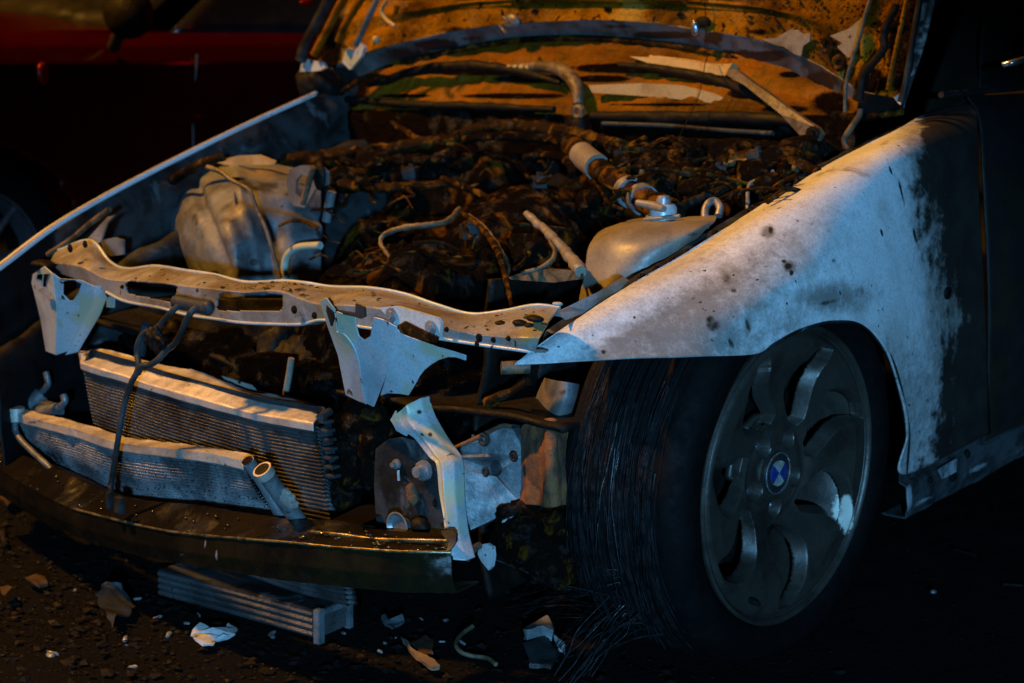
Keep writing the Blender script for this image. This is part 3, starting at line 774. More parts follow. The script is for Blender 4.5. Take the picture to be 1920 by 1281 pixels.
# raised bracket plate bolted to the front of the support
rb = plate('mounting_plate', XA([(425, 640), (520, 632), (600, 655), (735, 695), (752, 720), (745, 805), (700, 790), (560, 735), (520, 745), (470, 690)], ZB, -.572), 'bracket', car, .006)
for a, b in (ZB(490, 680), ZB(700, 748)): bolt('bolt', U(a, b, x=-.574), .011, 'steel', rb, 'x', .006)

# ---- V-shaped latch brackets hanging from the support
def vbracket(parts):
    root = None
    parts = [([(a, b, fn(a, b)) for a, b, c in q], [[(a, b, fn(a, b)) for a, b, c in hh] for hh in h]) for q, h, fn in parts]
    for k, (pts, hl) in enumerate(parts):
        o = plate('latch_bracket' if k == 0 else 'bracket_flange', pts, 'bracket', root or car, .003, hl)
        md = o.modifiers.new('edge', 'BEVEL'); md.width = .0012; md.segments = 2; md.limit_method = 'ANGLE'
        root = root or o
    return root
vb = vbracket([
    (XA([(197, 660, -.585), (235, 672, -.585), (300, 685, -.585), (303, 740, -.585), (318, 790, -.585), (345, 812, -.585), (378, 790, -.585), (388, 730, -.585), (400, 690, -.585), (450, 705, -.585), (518, 742, -.583),
         (515, 800, -.58), (460, 1000, -.572), (395, 1168, -.57), (358, 1150, -.578), (335, 1040, -.59), (318, 920, -.592), (290, 840, -.592), (240, 780, -.588), (205, 765, -.586)], ZB, 0), [], lambda a, b: -.588+(b-600)*.00036),
    (XA([(108, 605, -.57), (145, 588, -.575), (190, 650, -.585), (203, 768, -.588), (240, 782, -.588), (290, 842, -.592), (318, 922, -.592), (335, 1042, -.59), (356, 1150, -.578), (320, 1140, -.572), (247, 1105, -.565), (205, 890, -.56), (152, 745, -.56)], ZB, 0), [], lambda a, b: -.588+(b-600)*.00036+.0006*max(0, 630+(b-600)*.33-a)),
    (XA([(522, 755, -.575), (570, 790, -.58), (640, 815, -.58), (740, 850, -.578), (820, 872, -.572), (884, 893, -.565), (883, 922, -.565), (830, 905, -.566), (790, 903, -.566), (740, 918, -.565), (695, 945, -.562), (662, 972, -.56),
         (638, 1003, -.56), (612, 1050, -.56), (578, 1106, -.56), (530, 1098, -.558), (470, 1095, -.556), (430, 1108, -.555), (465, 990, -.56), (500, 850, -.568)], ZB, 0), [], lambda a, b: -.582+(b-600)*.00030+(a-712)*.00010)])
vb['label'] = 'V-shaped bracket hanging left of the fender tip'
plate('bracket_clip', XA([(150, 590), (200, 660), (300, 675), (300, 620), (345, 640), (350, 690), (325, 700), (300, 690), (190, 668), (170, 740), (145, 660)], ZB, -.592), 'panel', vb, .004)
hose('fold_line', [(a, b, -.590+(b-600)*.00036) for a, b, c in XA([(205, 770, -.590), (245, 785, -.591), (290, 845, -.595), (318, 925, -.595), (335, 1045, -.593), (356, 1148, -.581)], ZB, 0)], .0018, 'bracket', vb)
plate('dirty_flange', XA([(520, 742), (560, 715), (650, 760), (735, 800), (725, 830), (600, 800), (540, 775)], ZB, -.590), 'hose', vb, .004)
vl = vbracket([
    (XA([(292, 395, -.515), (332, 425, -.515), (450, 432, -.512), (530, 470, -.505), (522, 552, -.505), (470, 660, -.505), (380, 830, -.50), (312, 852, -.515), (318, 580, -.53)], ZA, 0),
     [XA([(350, 440, -.514), (400, 432, -.512), (455, 452, -.51), (440, 500, -.51), (410, 545, -.51), (385, 550, -.512), (348, 510, -.515)], ZA, 0)], lambda a, b: -.53+(b-520)*.00035+(a-106)*.0004),
    (XA([(182, 400, -.50), (245, 355, -.505), (290, 395, -.515), (316, 580, -.53), (310, 852, -.515), (255, 832, -.50), (225, 650, -.49), (175, 450, -.485)], ZA, 0),
     [XA([(235, 470, -.505), (240, 400, -.505), (255, 400, -.507), (258, 490, -.51)], ZA, 0)], lambda a, b: -.53+(b-520)*.00035+(106-a)*.0008),
    (XA([(528, 462, -.50), (560, 470, -.495), (592, 530, -.49), (555, 625, -.488), (430, 836, -.485), (364, 852, -.495), (385, 822, -.50), (470, 665, -.505), (524, 555, -.505)], ZA, 0), [], lambda a, b: -.512+(b-520)*.00035+(a-175)*.0009)])
vl['label'] = 'V-shaped bracket under the far end of the support'
plate('bracket_tab', XA([(210, 490), (250, 470), (262, 500), (290, 540), (270, 550), (235, 510)], ZA, -.52), 'support', vl, .004)
blob('tar_drop', U(*ZA(240, 345), x=-.50), (.02, .03, .008), 'soot', vl, 3, .4, 30)
plate('support_tab', XA([(595, 530), (635, 520), (632, 588), (595, 585)], ZA, -.46), 'bracket', car, .004)

# ---- hood latch and its long bent release rod
la = hose('hood_latch', XA([(985, 555), (1060, 570), (1165, 590)], ZA, -.585), .0125, 'panel', car, seg=16)
blob('latch_end', U(*ZA(1160, 590), x=-.59), (.010, .012, .013), 'panel', la, 3, .05)
blob('tar_drop', U(*ZA(1040, 535), x=-.585), (.004, .02, .004), 'soot', la, 3, .3)
hose('latch_rod', XA([(1012, 562, -.59), (970, 600, -.60), (920, 650, -.61), (868, 705, -.62), (805, 730, -.625), (772, 785, -.63), (765, 845, -.63), (775, 905, -.635), (762, 955, -.64), (735, 1005, -.645), (705, 1090, -.65),
                      (683, 1180, -.655), (668, 1270, -.66)], ZA, 0)[:]+[(*ZC(462, 440), -.665), (*ZC(458, 480), -.67), (*ZC(462, 510), -.67)], .0052, 'panel', la, n=150)
hose('latch_rod', XA([(1112, 582, -.59), (1075, 605, -.60), (1040, 660, -.605), (1012, 725, -.61), (975, 788, -.615), (930, 825, -.62), (880, 880, -.63), (835, 908, -.633), (795, 912, -.637), (770, 955, -.64)], ZA, 0), .0055, 'panel', la, n=100)
blob('burnt_wad', U(*ZA(875, 765), x=-.62), (.012, .026, .022), 'soot', la, 4, .5, 45)
bb = bmesh.new()
box_bm(bb, U(*ZC(495, 545), x=-.678), (.012, .020, .030), None, .003)
box_bm(bb, U(*ZC(452, 525), x=-.678), (.010, .010, .030), None, .002)
from_bm('rod_clip', bb, 'panel', la)

# ---- bumper beam
bk = [(-60, 806), (0, 838), (90, 872), (190, 918), (254, 936), (363, 947), (454, 961), (522, 972), (600, 976), (671, 982), (690, 991), (795, 999), (850, 1000)]
fr = [(-60, 840), (0, 880), (68, 922), (136, 954), (204, 972), (317, 997), (454, 1011), (544, 1018), (620, 1026), (690, 1031), (735, 1034), (800, 1036), (846, 1037)]
bo = [(-60, 880), (0, 928), (74, 975), (140, 1006), (210, 1030), (317, 1054), (454, 1077), (544, 1090), (620, 1099), (690, 1106), (735, 1109), (800, 1112), (856, 1113)]
bx = [-.57, -.60, -.63, -.65, -.66, -.672, -.675, -.668, -.655, -.64, -.63, -.605, -.58]
rb_ = [U(*p, x=x+.055) for p, x in zip(bk, bx)]
rf_ = [U(*p, x=x) for p, x in zip(fr, bx)]
ro_ = [U(*p, x=x+.004) for p, x in zip(bo, bx)]
beam = patch('bumper_beam', [[p+Vector((.03, 0, -.01)) for p in rb_], rb_, [a.lerp(b, .5)+Vector((0, 0, -.003)) for a, b in zip(rb_, rf_)], [a.lerp(b, .93) for a, b in zip(rb_, rf_)], rf_, [a.lerp(b, .08) for a, b in zip(rf_, ro_)],
             [a.lerp(b, .55)+Vector((-.004, 0, 0)) for a, b in zip(rf_, ro_)], ro_, [p+Vector((.05, 0, .004)) for p in ro_]], 300, 96, 'beam', car, .003,
             soot=[(385, 1020, 4, 18, .62), (405, 1040, 5, 20, .62), (340, 1040, 10, 6, .5), (440, 1056, 8, 5, .45), (60, 880, 20, 8, .0)], noisy=[(.002, 14), (.0012, 60)], linear=True, angle=45)
M['edge'] = grime('painted_edge_glint', (.20, .15, .07), (.05, .035, .015), 30, .42, .62, rough=(.2, .4), bump=.3, metal=.5)  # gold colour paints the thin highlight along the beam
tube('beam_edge_glint', [p+Vector((-.0005, 0, .0008)) for p in rf_[3:]], .0024, 'edge', beam, 8, 140, .3)
tube('beam_ridge', [U(p[0], p[1], x=x) for p, x in [((585, 998), -.63), ((640, 1003), -.622), ((700, 1011), -.605), ((760, 1013), -.59), ((850, 1015), -.565)]], .0035, 'edge', beam, 8, 60)
plate('beam_end', XA([(795, 1060, -.565), (820, 1045, -.565), (860, 1050, -.565), (880, 1075, -.57), (878, 1120, -.575), (850, 1160, -.585), (822, 1178, -.59), (840, 1120, -.58), (800, 1080, -.57)], ZD, 0), 'panel', beam, .004)
bmd = bmesh.new()
for k in range(110):    # beads of tar along the beam's top edge
    t = random.random()
    a, b = cr(rb_, t), cr(rf_, t)
    q = a.lerp(b, min(1, random.uniform(.25, 1.02)))+Vector((0, 0, .0015))
    r = random.uniform(.0012, .0035)
    res = bmesh.ops.create_icosphere(bmd, subdivisions=2, radius=r)
    for v in res['verts']: v.co = Vector((v.co.x, v.co.y*1.6, v.co.z*.7))+q
tag(from_bm('tar_beads', bmd, 'tar', beam), kind='stuff')

# ---- condenser leaning behind the beam
ct = [(34, 786, -.545), (82, 800, -.56), (145, 816, -.575), (204, 836, -.585), (250, 845, -.588), (318, 853, -.59), (390, 862, -.585), (460, 876, -.575)]
cb = [(110, 905, -.49), (150, 925, -.50), (200, 950, -.515), (255, 975, -.525), (310, 985, -.528), (380, 995, -.53), (460, 1005, -.525), (545, 1010, -.515)]
A_ = [U(a, b, x=c) for a, b, c in ct]; B_ = [U(a, b, x=c) for a, b, c in cb]
NT = 26
def ribs(n, amp):
    def f(u, v, q):
        s = abs(math.sin(v*n*math.pi))
        return amp*(s**.6)-amp*.5
    return f
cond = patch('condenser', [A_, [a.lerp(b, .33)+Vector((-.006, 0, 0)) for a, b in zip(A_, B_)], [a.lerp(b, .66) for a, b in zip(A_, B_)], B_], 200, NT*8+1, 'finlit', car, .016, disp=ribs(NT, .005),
             soot=[(90, 860, 60, 40, .6), (200, 930, 60, 30, .45), (480, 950, 40, 40, .35)], noisy=[(.004, 9)], angle=70)
cond['label'] = 'thin finned condenser leaning behind the bumper beam'
A1 = [a+Vector((-.004, 0, -.004)) for a in A_]; A2 = [a+Vector((-.004, 0, .012)) for a in A_]; A3 = [a+Vector((.022, 0, .016)) for a in A_]; A4 = [a+Vector((.024, 0, -.004)) for a in A_]
patch('top_rail', [A1, A2, A3, A4], 160, 22, 'alu', cond, .002, linear=True, noisy=[(.003, 16), (.0012, 50)], soot=[(60, 792, 20, 6, .55), (330, 852, 5, 8, .5), (120, 806, 30, 4, .45)])
lathe('rail_end', [(.0001, -.012), (.013, -.014), (.0165, -.014), (.0165, .012), (.0001, .012)], U(33, 778, x=-.545)+Vector((0, .004, .002)), 'alu', cond, 'z', 20)
hose('condenser_pipe', XA([(62, 205, -.56), (65, 240, -.56), (90, 280, -.565), (140, 330, -.57), (190, 375, -.575), (215, 400, -.575)], ZC, 0), .006, 'chassis', cond)
# receiver tube and its open ends
e0, e1 = U(497, 888, x=-.655), U(566, 985, x=-.585)
rt = tube('receiver_tube', [e0, e0.lerp(e1, .5), e1], .0135, 'chassis', cond, 20, 20)
ax = (e0-e1).normalized()
tube('open_collar', [e0-ax*.004, e0+ax*.010], .0160, 'alu', rt, 24)
tube('open_mouth', [e0+ax*.0101, e0+ax*.0106], .0125, 'soot', rt, 20)
e2 = U(468, 870, x=-.635)
tube('rail_stub', [e2+ax*.006, e2-ax*.05, U(535, 980, x=-.575)], .011, 'chassis', cond, 18)
tube('open_mouth', [e2+ax*.0081, e2+ax*.0086], .0095, 'hose', cond, 18)
bb = bmesh.new()
for a, b, s in ((1190, 505, .016), (1195, 530, .020), (1185, 488, .010)):
    box_bm(bb, U(*ZC(a, b), x=-.628), (s*.8, s*1.5, s*.55), Matrix.Rotation(.3, 3, 'X').to_euler().to_quaternion(), .002)
from_bm('valve_block', bb, 'alu', rt)

# ---- broken pipe fittings at the far end of the condenser
bb = bmesh.new()
tube_bm(bb, [U(*ZC(100, 155), x=-.50), U(*ZC(150, 110), x=-.49), U(*ZC(175, 85), x=-.48)], .017, 12)
tube_bm(bb, [U(*ZC(150, 165), x=-.51), U(*ZC(240, 155), x=-.50)], .016, 12)
box_bm(bb, U(*ZC(135, 60), x=-.48), (.02, .030, .022), None, .004)
box_bm(bb, U(*ZC(195, 140), x=-.50), (.02, .026, .022), None, .004)
pf = from_bm('pipe_fitting', bb, 'chassis', car)
tube('bent_pipe', [U(*ZC(a, b), x=-.48) for a, b in ((165, 85), (185, 65), (200, 45), (195, 15), (190, -5))], .0065, 'chassis', pf, 12)
tube('bent_pipe', [U(*ZC(a, b), x=-.50) for a, b in ((225, 155), (250, 140), (268, 115), (262, 88))], .007, 'chassis', pf, 12)

# ---- radiator with its aluminium top tank
rfp = [(154, 680), (195, 693), (235, 704), (285, 721), (340, 737), (386, 750), (476, 774), (530, 784), (592, 794)]
rbp = [(150, 660), (190, 654), (235, 665), (290, 680), (336, 689), (390, 702), (465, 732), (520, 742), (614, 768)]
rx = [-.535, -.535, -.53, -.53, -.53, -.53, -.53, -.528, -.525]
rF = [U(*p, x=x) for p, x in zip(rfp, rx)]; rB = [U(*p, x=x+.06) for p, x in zip(rbp, rx)]
tank_r = patch('radiator', [rF, [p+Vector((.025, 0, -.14)) for p in rF], [p+Vector((.07, .0, -.33)) for p in rF]], 120, 42*6+1, 'fin', car, .035, disp=ribs(42, .003), soot=[(200, 780, 60, 60, .42), (600, 850, 25, 80, .7)], angle=70)
tank_r['label'] = 'ribbed radiator core behind the condenser'
patch('top_tank', [[p+Vector((-.003, 0, -.012)) for p in rF], [p+Vector((-.004, 0, .0)) for p in rF], [a.lerp(b, .5)+Vector((0, 0, .006)) for a, b in zip(rF, rB)], rB, [p+Vector((.004, 0, -.03)) for p in rB]], 220, 40, 'alu', tank_r, .002, noisy=[(.004, 11), (.0016, 40)],
      soot=[(170, 665, 30, 14, .6), (260, 700, 24, 12, .35), (270, 690, 10, 16, .6), (390, 715, 16, 8, .5), (600, 780, 20, 8, .55), (560, 752, 40, 6, .4), (452, 735, 10, 6, .4)], linear=True)  # first three dark spots paint the support's shade on the tank
plate('torn_cover', [(415, 705, -.44), (470, 722, -.44), (480, 733, -.435), (540, 744, -.43), (612, 765, -.42), (560, 762, -.42), (480, 748, -.43), (430, 722, -.44)], 'alu', tank_r, .003)
bb = bmesh.new()
for k in range(7):
    box_bm(bb, U(612+k*2.2, 790+k*17, x=-.51), (.02, .018, .006), None, .002)
tube_bm(bb, [U(604, 795, x=-.505), U(622, 960, x=-.47)], .016, 10, 20, True, .15)
tube_bm(bb, [U(600, 783, x=-.53), U(618, 772, x=-.50)], .007, 10)
from_bm('side_tank', bb, 'panel', tank_r)

# ---- burnt lumps, dark panel and pale strut at the near end of the beam
bb = bmesh.new()
blob_bm(bb, U(690, 800, x=-.46), (.04, .055, .045), 5, .4, 16, 4, 3)
blob_bm(bb, U(660, 860, x=-.46), (.035, .035, .06), 5, .4, 16, 4, 5)
blob_bm(bb, U(650, 920, x=-.46), (.03, .03, .05), 5, .4, 16, 4, 6)
blob_bm(bb, U(690, 850, x=-.47), (.018, .018, .06), 4, .4, 18, 4, 7)
from_bm('melted_intake', bb, 'char_fine', car, True, 180)
dp = plate('headlamp_panel', XA([(430, 600), (500, 545), (580, 535), (660, 560), (735, 640), (770, 720), (790, 900), (820, 1075), (700, 1075), (600, 1065), (560, 1070), (440, 1090), (420, 800)], ZD, -.49), 'panel', car, .004)
bolt('stud', U(*ZD(705, 720), x=-.494), .016, 'steel', dp, 'x', .02)
bolt('stud', U(*ZD(550, 685), x=-.494), .008, 'steel', dp, 'x', .012)
hose('white_pin', XA([(556, 720), (560, 778)], ZD, -.50), .0022, 'white', dp)
for a, b in ((762, 905), (680, 1000), (650, 880)): blob('panel_hole', U(*ZD(a, b), x=-.491), (.002, .006, .007), 'soot', dp, 2, .1)
hn = lathe('horn', [(.0001, .012), (.010, .010), (.013, .0), (.020, -.006), (.024, -.010), (.022, -.011), (.016, -.005), (.0001, -.004)], U(*ZD(575, 1030), x=-.53), 'steel', car, 'x', 28)
blob('horn_shell', U(*ZD(680, 1035), x=-.515), (.014, .018, .014), 'soot', hn, 4, .15, 20)
plate('lower_tray', XA([(180, 1000, -.56), (330, 925, -.50), (440, 900, -.46), (520, 870, -.44), (520, 940, -.46), (400, 1000, -.52), (330, 1030, -.56)], ZD, 0), 'beam', car, .005)
blob('molten_drip', U(*ZD(632, 850), x=-.50), (.008, .012, .018), 'rust', car, 3, .4, 40)
sl = [(548, 405, -.495), (545, 480, -.495), (640, 538, -.50), (722, 640, -.51), (768, 690, -.52), (785, 850, -.53), (812, 1000, -.545), (826, 1180, -.56)]
sr = [(682, 316, -.47), (712, 420, -.475), (775, 530, -.485), (845, 625, -.495), (870, 690, -.505), (878, 880, -.52), (898, 1060, -.535), (935, 1222, -.55)]
SL = [U(*ZD(a, b), x=c) for a, b, c in sl]; SR = [U(*ZD(a, b), x=c) for a, b, c in sr]
st = patch('headlamp_strut', [SL, [a.lerp(b, .3)+Vector((-.004, 0, 0)) for a, b in zip(SL, SR)], [a.lerp(b, .62)+Vector((-.012, 0, 0)) for a, b in zip(SL, SR)], SR, [p+Vector((.02, 0, 0)) for p in SR]], 160, 40, 'bracket', car, .003,
           soot=[(786, 773, 8, 8, .75), (807, 815, 7, 7, .7), (838, 950, 6, 40, .35)], noisy=[(.002, 20)], linear=True, angle=40)
plate('torn_edge', XA([(512, 440), (540, 388), (548, 430), (560, 450), (575, 470), (605, 500), (600, 530), (545, 500), (525, 460)], ZD, -.497), 'bracket', st, .003)

# ---- chassis leg plate, rusty bush and suspension parts behind
chp = plate('chassis_leg', XA([(858, 612, -.335), (1000, 545, -.31), (1130, 480, -.29), (1195, 488, -.28), (1235, 560, -.28), (1248, 640, -.28), (1236, 900, -.28), (1200, 950, -.29), (1080, 1000, -.31), (960, 1055, -.335), (932, 950, -.335), (918, 720, -.335), (890, 650, -.335)], ZD, 0),
            'chassis', car, .03, holes=[[(*ZD(1102+32*math.cos(t), 710+46*math.sin(t)), -.30) for t in [2*math.pi*i/16 for i in range(16)]]])
plate('back_plate', XA([(1040, 640), (1170, 640), (1170, 780), (1040, 780)], ZD, -.262), 'soot', chp, .004)
hose('rusty_edge', XA([(855, 605, -.337), (1000, 538, -.315), (1130, 474, -.295), (1190, 478, -.285)], ZD, 0), .004, 'rust', chp)
for a, b, r in ((1035, 548, .012), (1045, 732, .008), (1203, 648, .008)): ring('rivet', U(*ZD(a, b), x=-.312), r*.7, r*.35, 'panel', chp, 'x')
hose('pin', XA([(975, 520), (975, 550)], ZD, -.31), .003, 'wire', chp)
ru = [[(1240, 500, -.27), (1300, 450, -.29), (1380, 432, -.31), (1460, 432, -.30), (1500, 470, -.26)],
      [(1243, 620, -.27), (1300, 600, -.30), (1385, 580, -.33), (1470, 580, -.32), (1520, 600, -.26)],
      [(1243, 760, -.27), (1310, 760, -.31), (1390, 740, -.34), (1480, 740, -.32), (1550, 760, -.26)],
      [(1240, 900, -.27), (1300, 915, -.31), (1400, 925, -.34), (1500, 915, -.32), (1585, 900, -.26)]]
patch('rusty_bush', [[U(*ZD(a, b), x=c) for a, b, c in r] for r in ru], 80, 70, 'rust', car, .01, noisy=[(.008, 18), (.004, 50)], disp=lambda u, v, q: .006*math.sin(u*14), soot=[(1055, 840, 12, 80, .5), (1075, 850, 10, 70, .6)])
ps = [[(1375, 205, -.20), (1450, 222, -.24), (1530, 232, -.23), (1588, 245, -.18)], [(1320, 320, -.20), (1420, 320, -.25), (1520, 330, -.24), (1590, 330, -.18)], [(1302, 440, -.2), (1400, 440, -.25), (1480, 450, -.24), (1545, 485, -.18)]]
patch('shock_absorber', [[U(*ZD(a, b), x=c) for a, b, c in r] for r in ps], 60, 60, 'tower', car, .01, noisy=[(.006, 14)], soot=[(1055, 735, 14, 10, .5), (1070, 760, 10, 20, .4)])
tube('brake_hose', [U(*ZD(a, b), x=-.2) for a, b in ((1630, 385), (1608, 430), (1598, 540), (1595, 650))], .007, 'bracket', car)
tube('tie_rod', [U(*ZD(a, b), x=-.3) for a, b in ((1280, 225), (1200, 275), (1130, 310), (1060, 350))], [.006, .006, .009, .012], 'hose', car, rough=.15)
bb = bmesh.new()
for k in range(6):
    a = U(940+k*7, 690-k*.3, x=-.30)
    tube_bm(bb, [a, a+Vector((.012, -.010, 0))], .011, 14, 5)
from_bm('coil_boot', bb, 'wire', car)
bb = bmesh.new()
for k, (a, b, x, r) in enumerate([(1000, 400, -.2, .09), (1150, 380, -.22, .05), (1180, 430, -.25, .04), (900, 300, -.15, .08), (1300, 500, -.2, .05), (1040, 300, -.1, .07), (1600, 700, -.1, .08)]):
    blob_bm(bb, U(*ZD(a, b), x=x+.08), (r, r, r), 4, .4, 12, 4, k+20)
from_bm('burnt_suspension', bb, 'char_fine', car, True, 180)
bb = bmesh.new()
for k, (a, b, x, r) in enumerate([(1350, 1040, -.26, .07), (1450, 1080, -.24, .08), (1250, 1100, -.30, .05), (1500, 1180, -.22, .07), (1380, 1180, -.28, .06), (1600, 1030, -.15, .06)]):
    blob_bm(bb, U(*ZD(a, b), x=x), (r, r, r*.8), 5, .42, 14, 5, k+40)
from_bm('melted_liner', bb, 'char_fine', car, True, 180)
plate('white_scrap', XA([(1005, 1140), (1050, 1130), (1085, 1150), (1090, 1200), (1080, 1260), (1060, 1281), (1020, 1230), (1000, 1190)], ZD, -.36), 'white', car, .006)
plate('white_scrap', XA([(1115, 1060), (1140, 1000), (1190, 980), (1170, 1020), (1130, 1060)], ZD, -.33), 'white', car, .006)
hose('rusty_wire', XA([(940, 1215), (980, 1160), (1010, 1140)], ZD, -.40), .006, 'rust', car)
# dark guts behind the radiators and the wheel house, so that the bay is closed
patch('bay_wall', [[U(a, 560, x=-.20) for a in (60, 250, 450, 650, 800)], [U(a, 660, x=-.22) for a in (60, 250, 450, 650, 800)], [U(a, 860, x=-.24) for a in (60, 250, 450, 650, 800)]], 110, 70, 'soot', car, .01, noisy=[(.03, 8), (.014, 22)])
tube('dipstick', [U(*ZA(a, b), x=-.36) for a, b in ((1628, 870), (1615, 960), (1592, 1090))], .006, 'tank', car)
tube('cooler_pipe', [U(*ZA(a, b), x=-.42) for a, b in ((820, 680), (800, 760), (785, 850))], .010, 'panel', car)
for k, (a, b, r) in enumerate([(480, 720, .05), (560, 690, .06), (600, 720, .05), (380, 650, .04), (330, 640, .04), (520, 650, .04)]):
    blob('burnt_lump', U(a, b, x=-.27), (r, r, r), 'soot', car, 4, .4, 14, 4, k+60)
patch('wheel_house', [[Vector((-.24+.07*i, .46, .62)) for i in range(10)], [Vector((-.24+.07*i, .49, .35)) for i in range(10)], [Vector((-.24+.07*i, .47, .06)) for i in range(10)]], 60, 40, 'soot', car, .01, noisy=[(.02, 9)])
patch('wheel_house', [[Vector((.37*math.cos(t), .06, .40+.25*math.sin(t))) for t in [math.pi*k/12 for k in range(-1, 9)]], [Vector((.40*math.cos(t), .24, .40+.25*math.sin(t))) for t in [math.pi*k/12 for k in range(-1, 9)]]], 60, 12, 'soot', car, .006)

# ---- near front wheel
HC = Vector((.008, .010, .32))
wheel = empty('wheel', HC)
wheel.parent = car
def W(v): return Vector(v)
def tyre_warp(q, th, r, h):
    n = noise.noise(Vector((math.cos(th)*3, h*9, math.sin(th)*3)))
    k = 1+.010*n*(1 if r > .29 else .2)
    if math.sin(th) < -.93 and r > .28: k *= 1-(abs(math.sin(th))-.93)*.25
    return Vector((q.x*k, q.y+.004*n, q.z*k))
tp = [(.246, .035), (.247, .012), (.256, .002), (.275, -.006), (.297, -.004), (.312, .008), (.319, .022)]
NR = 46
for i in range(NR):
    y = .028+.185*i/(NR-1)
    tp.append((.322+.002*math.sin(i*2.4)+.003*math.sin(i*.4)-.0022*(i % 2), y))
tp += [(.318, .222), (.300, .232), (.26, .228), (.245, .20)]
tyre = lathe('tyre', tp, (0, 0, 0), 'rubber', wheel, 'y', 220, True, tyre_warp, 35)
# loose steel cords standing off the burnt tread
bb = bmesh.new()
for k in range(80):
    y0 = random.uniform(.035, .20); a0 = math.radians(random.uniform(140, 165)); a1 = math.radians(random.uniform(185, 232))
    pts = []
    rr = .3235+random.uniform(0, .004)
    dr = random.choice((0, 0, .004, .012)); dy = random.uniform(-.03, .025)
    for i in range(12):
        t = i/11; a = a0+(a1-a0)*t
        R = rr+dr*t*t*2+.001*math.sin(t*20+k)
        pts.append(Vector((R*math.cos(a), y0+dy*t*t+.002*math.sin(t*9+k), R*math.sin(a))))
    tube_bm(bb, pts, random.uniform(.0006, .0011), 5, 40)
tag(from_bm('steel_cord', bb, 'cord', wheel, True, 60), kind='stuff')

# alloy rim: seven hooked pockets between wide spokes
NA, NRr = 760, 170
R0, R1 = .036, .238
ang0 = [214, 271, 328, 22, 67, 117, 168]
def pocket(r, th):
    best = 0
    for a in ang0:
        t = (r-.088)/(.226-.088)
        if t <= -.1 or t >= 1.05: continue
        tc = min(max(t, 0), 1)
        c = math.radians(a)+.24*math.sin(tc*math.pi*1.05)-.10+.10*tc
        d = (th-c+math.pi) % (2*math.pi)-math.pi
        wdt = (.019+.025*math.sin(min(1, tc*1.15)**.8*math.pi*.80))*(1 if 0 <= t <= 1 else 0)
        if t < .12: wdt *= math.sqrt(max(0, t+.1)/.22)
        if t > .86: wdt *= math.sqrt(max(0, 1.04-t)/.18)
        s = d*r/max(wdt, 1e-4)
        if -1 < s < 1:
            v = min(1, (1-abs(s))/.42)
            e = min(1, max(0, t+.1)/.12)*min(1, max(0, 1.05-t)/.10)
            best = max(best, v*e)
    return best
def lug(r, th):
    b = 0
    for k in range(5):
        a = math.radians(200+72*k)
        d = math.hypot(r*math.cos(th)-.062*math.cos(a), r*math.sin(th)-.062*math.sin(a))
        b = max(b, min(1, max(0, 1-d/.019)*2.4))
    return b
def rim_y(r, th):
    y = .004+.036*(1-min(1, (r/.20))**1.6)
    if r > .225: y += .010*((r-.225)/.013)**2
    if r < .05: y -= .004
    y += .016*math.exp(-((r-.082)/.012)**2)*.4
    y += .024*min(1, pocket(r, th)*1.3)+.024*lug(r, th)
    return y
def rim():
    bm = bmesh.new()
    g = []
    for i in range(NRr):
        r = R0+(R1-R0)*i/(NRr-1)
        g.append([bm.verts.new((r*math.cos(2*math.pi*s/NA), rim_y(r, 2*math.pi*s/NA), r*math.sin(2*math.pi*s/NA))) for s in range(NA)])
    for i in range(NRr-1):
        for s in range(NA):
            r = R0+(R1-R0)*(i+.5)/(NRr-1)
            if r > .1 and pocket(r, 2*math.pi*(s+.5)/NA) > .74: continue
            bm.faces.new((g[i][s], g[i][(s+1) % NA], g[i+1][(s+1) % NA], g[i+1][s]))
    # outer flange and barrel
    prof = [(.238, .014), (.241, .004), (.246, .001), (.250, .004), (.249, .014), (.240, .03), (.215, .06), (.21, .2)]
    lathe_bm(bm, prof, (0, 0, 0), 'y', 160)
    me_o = from_bm('rim', bm, 'rim', wheel, True, 50)
    at = me_o.data.attributes.new('soot', 'FLOAT', 'POINT')
    for i, v in enumerate(me_o.data.vertices):
        p = P(v.co+HC)
        dx, dy = (p[0]-1586)/17, (p[1]-965)/42
        at.data[i].value = .95*math.exp(-(dx*dx+dy*dy)**1.5)
    return me_o
rm = rim()
md = rm.modifiers.new('thickness', 'SOLIDIFY'); md.thickness = .012; md.offset = -1
lathe('brake_disc', [(.05, .10), (.165, .10), (.165, .125), (.05, .125)], (0, 0, 0), 'soot', wheel, 'y', 64, True)
lathe('wheel_well', [(.0001, .135), (.208, .135)], (0, 0, 0), 'soot', wheel, 'y', 48)
wheel_bolts = []
for k in range(5):
    a = math.radians(200+72*k+(10 if k == 1 else 0))
    lathe('wheel_bolt', [(.0001, .030), (.006, .030), (.0085, .033), (.009, .05)], (.062*math.cos(a), .016, .062*math.sin(a)), 'darkalloy', wheel, 'y', 12)
tube('valve', [Vector((-.105, .02, -.185)), Vector((-.108, -.004, -.187)), Vector((-.110, -.016, -.188))], [.005, .0055, .004], 'soot', wheel, 10)
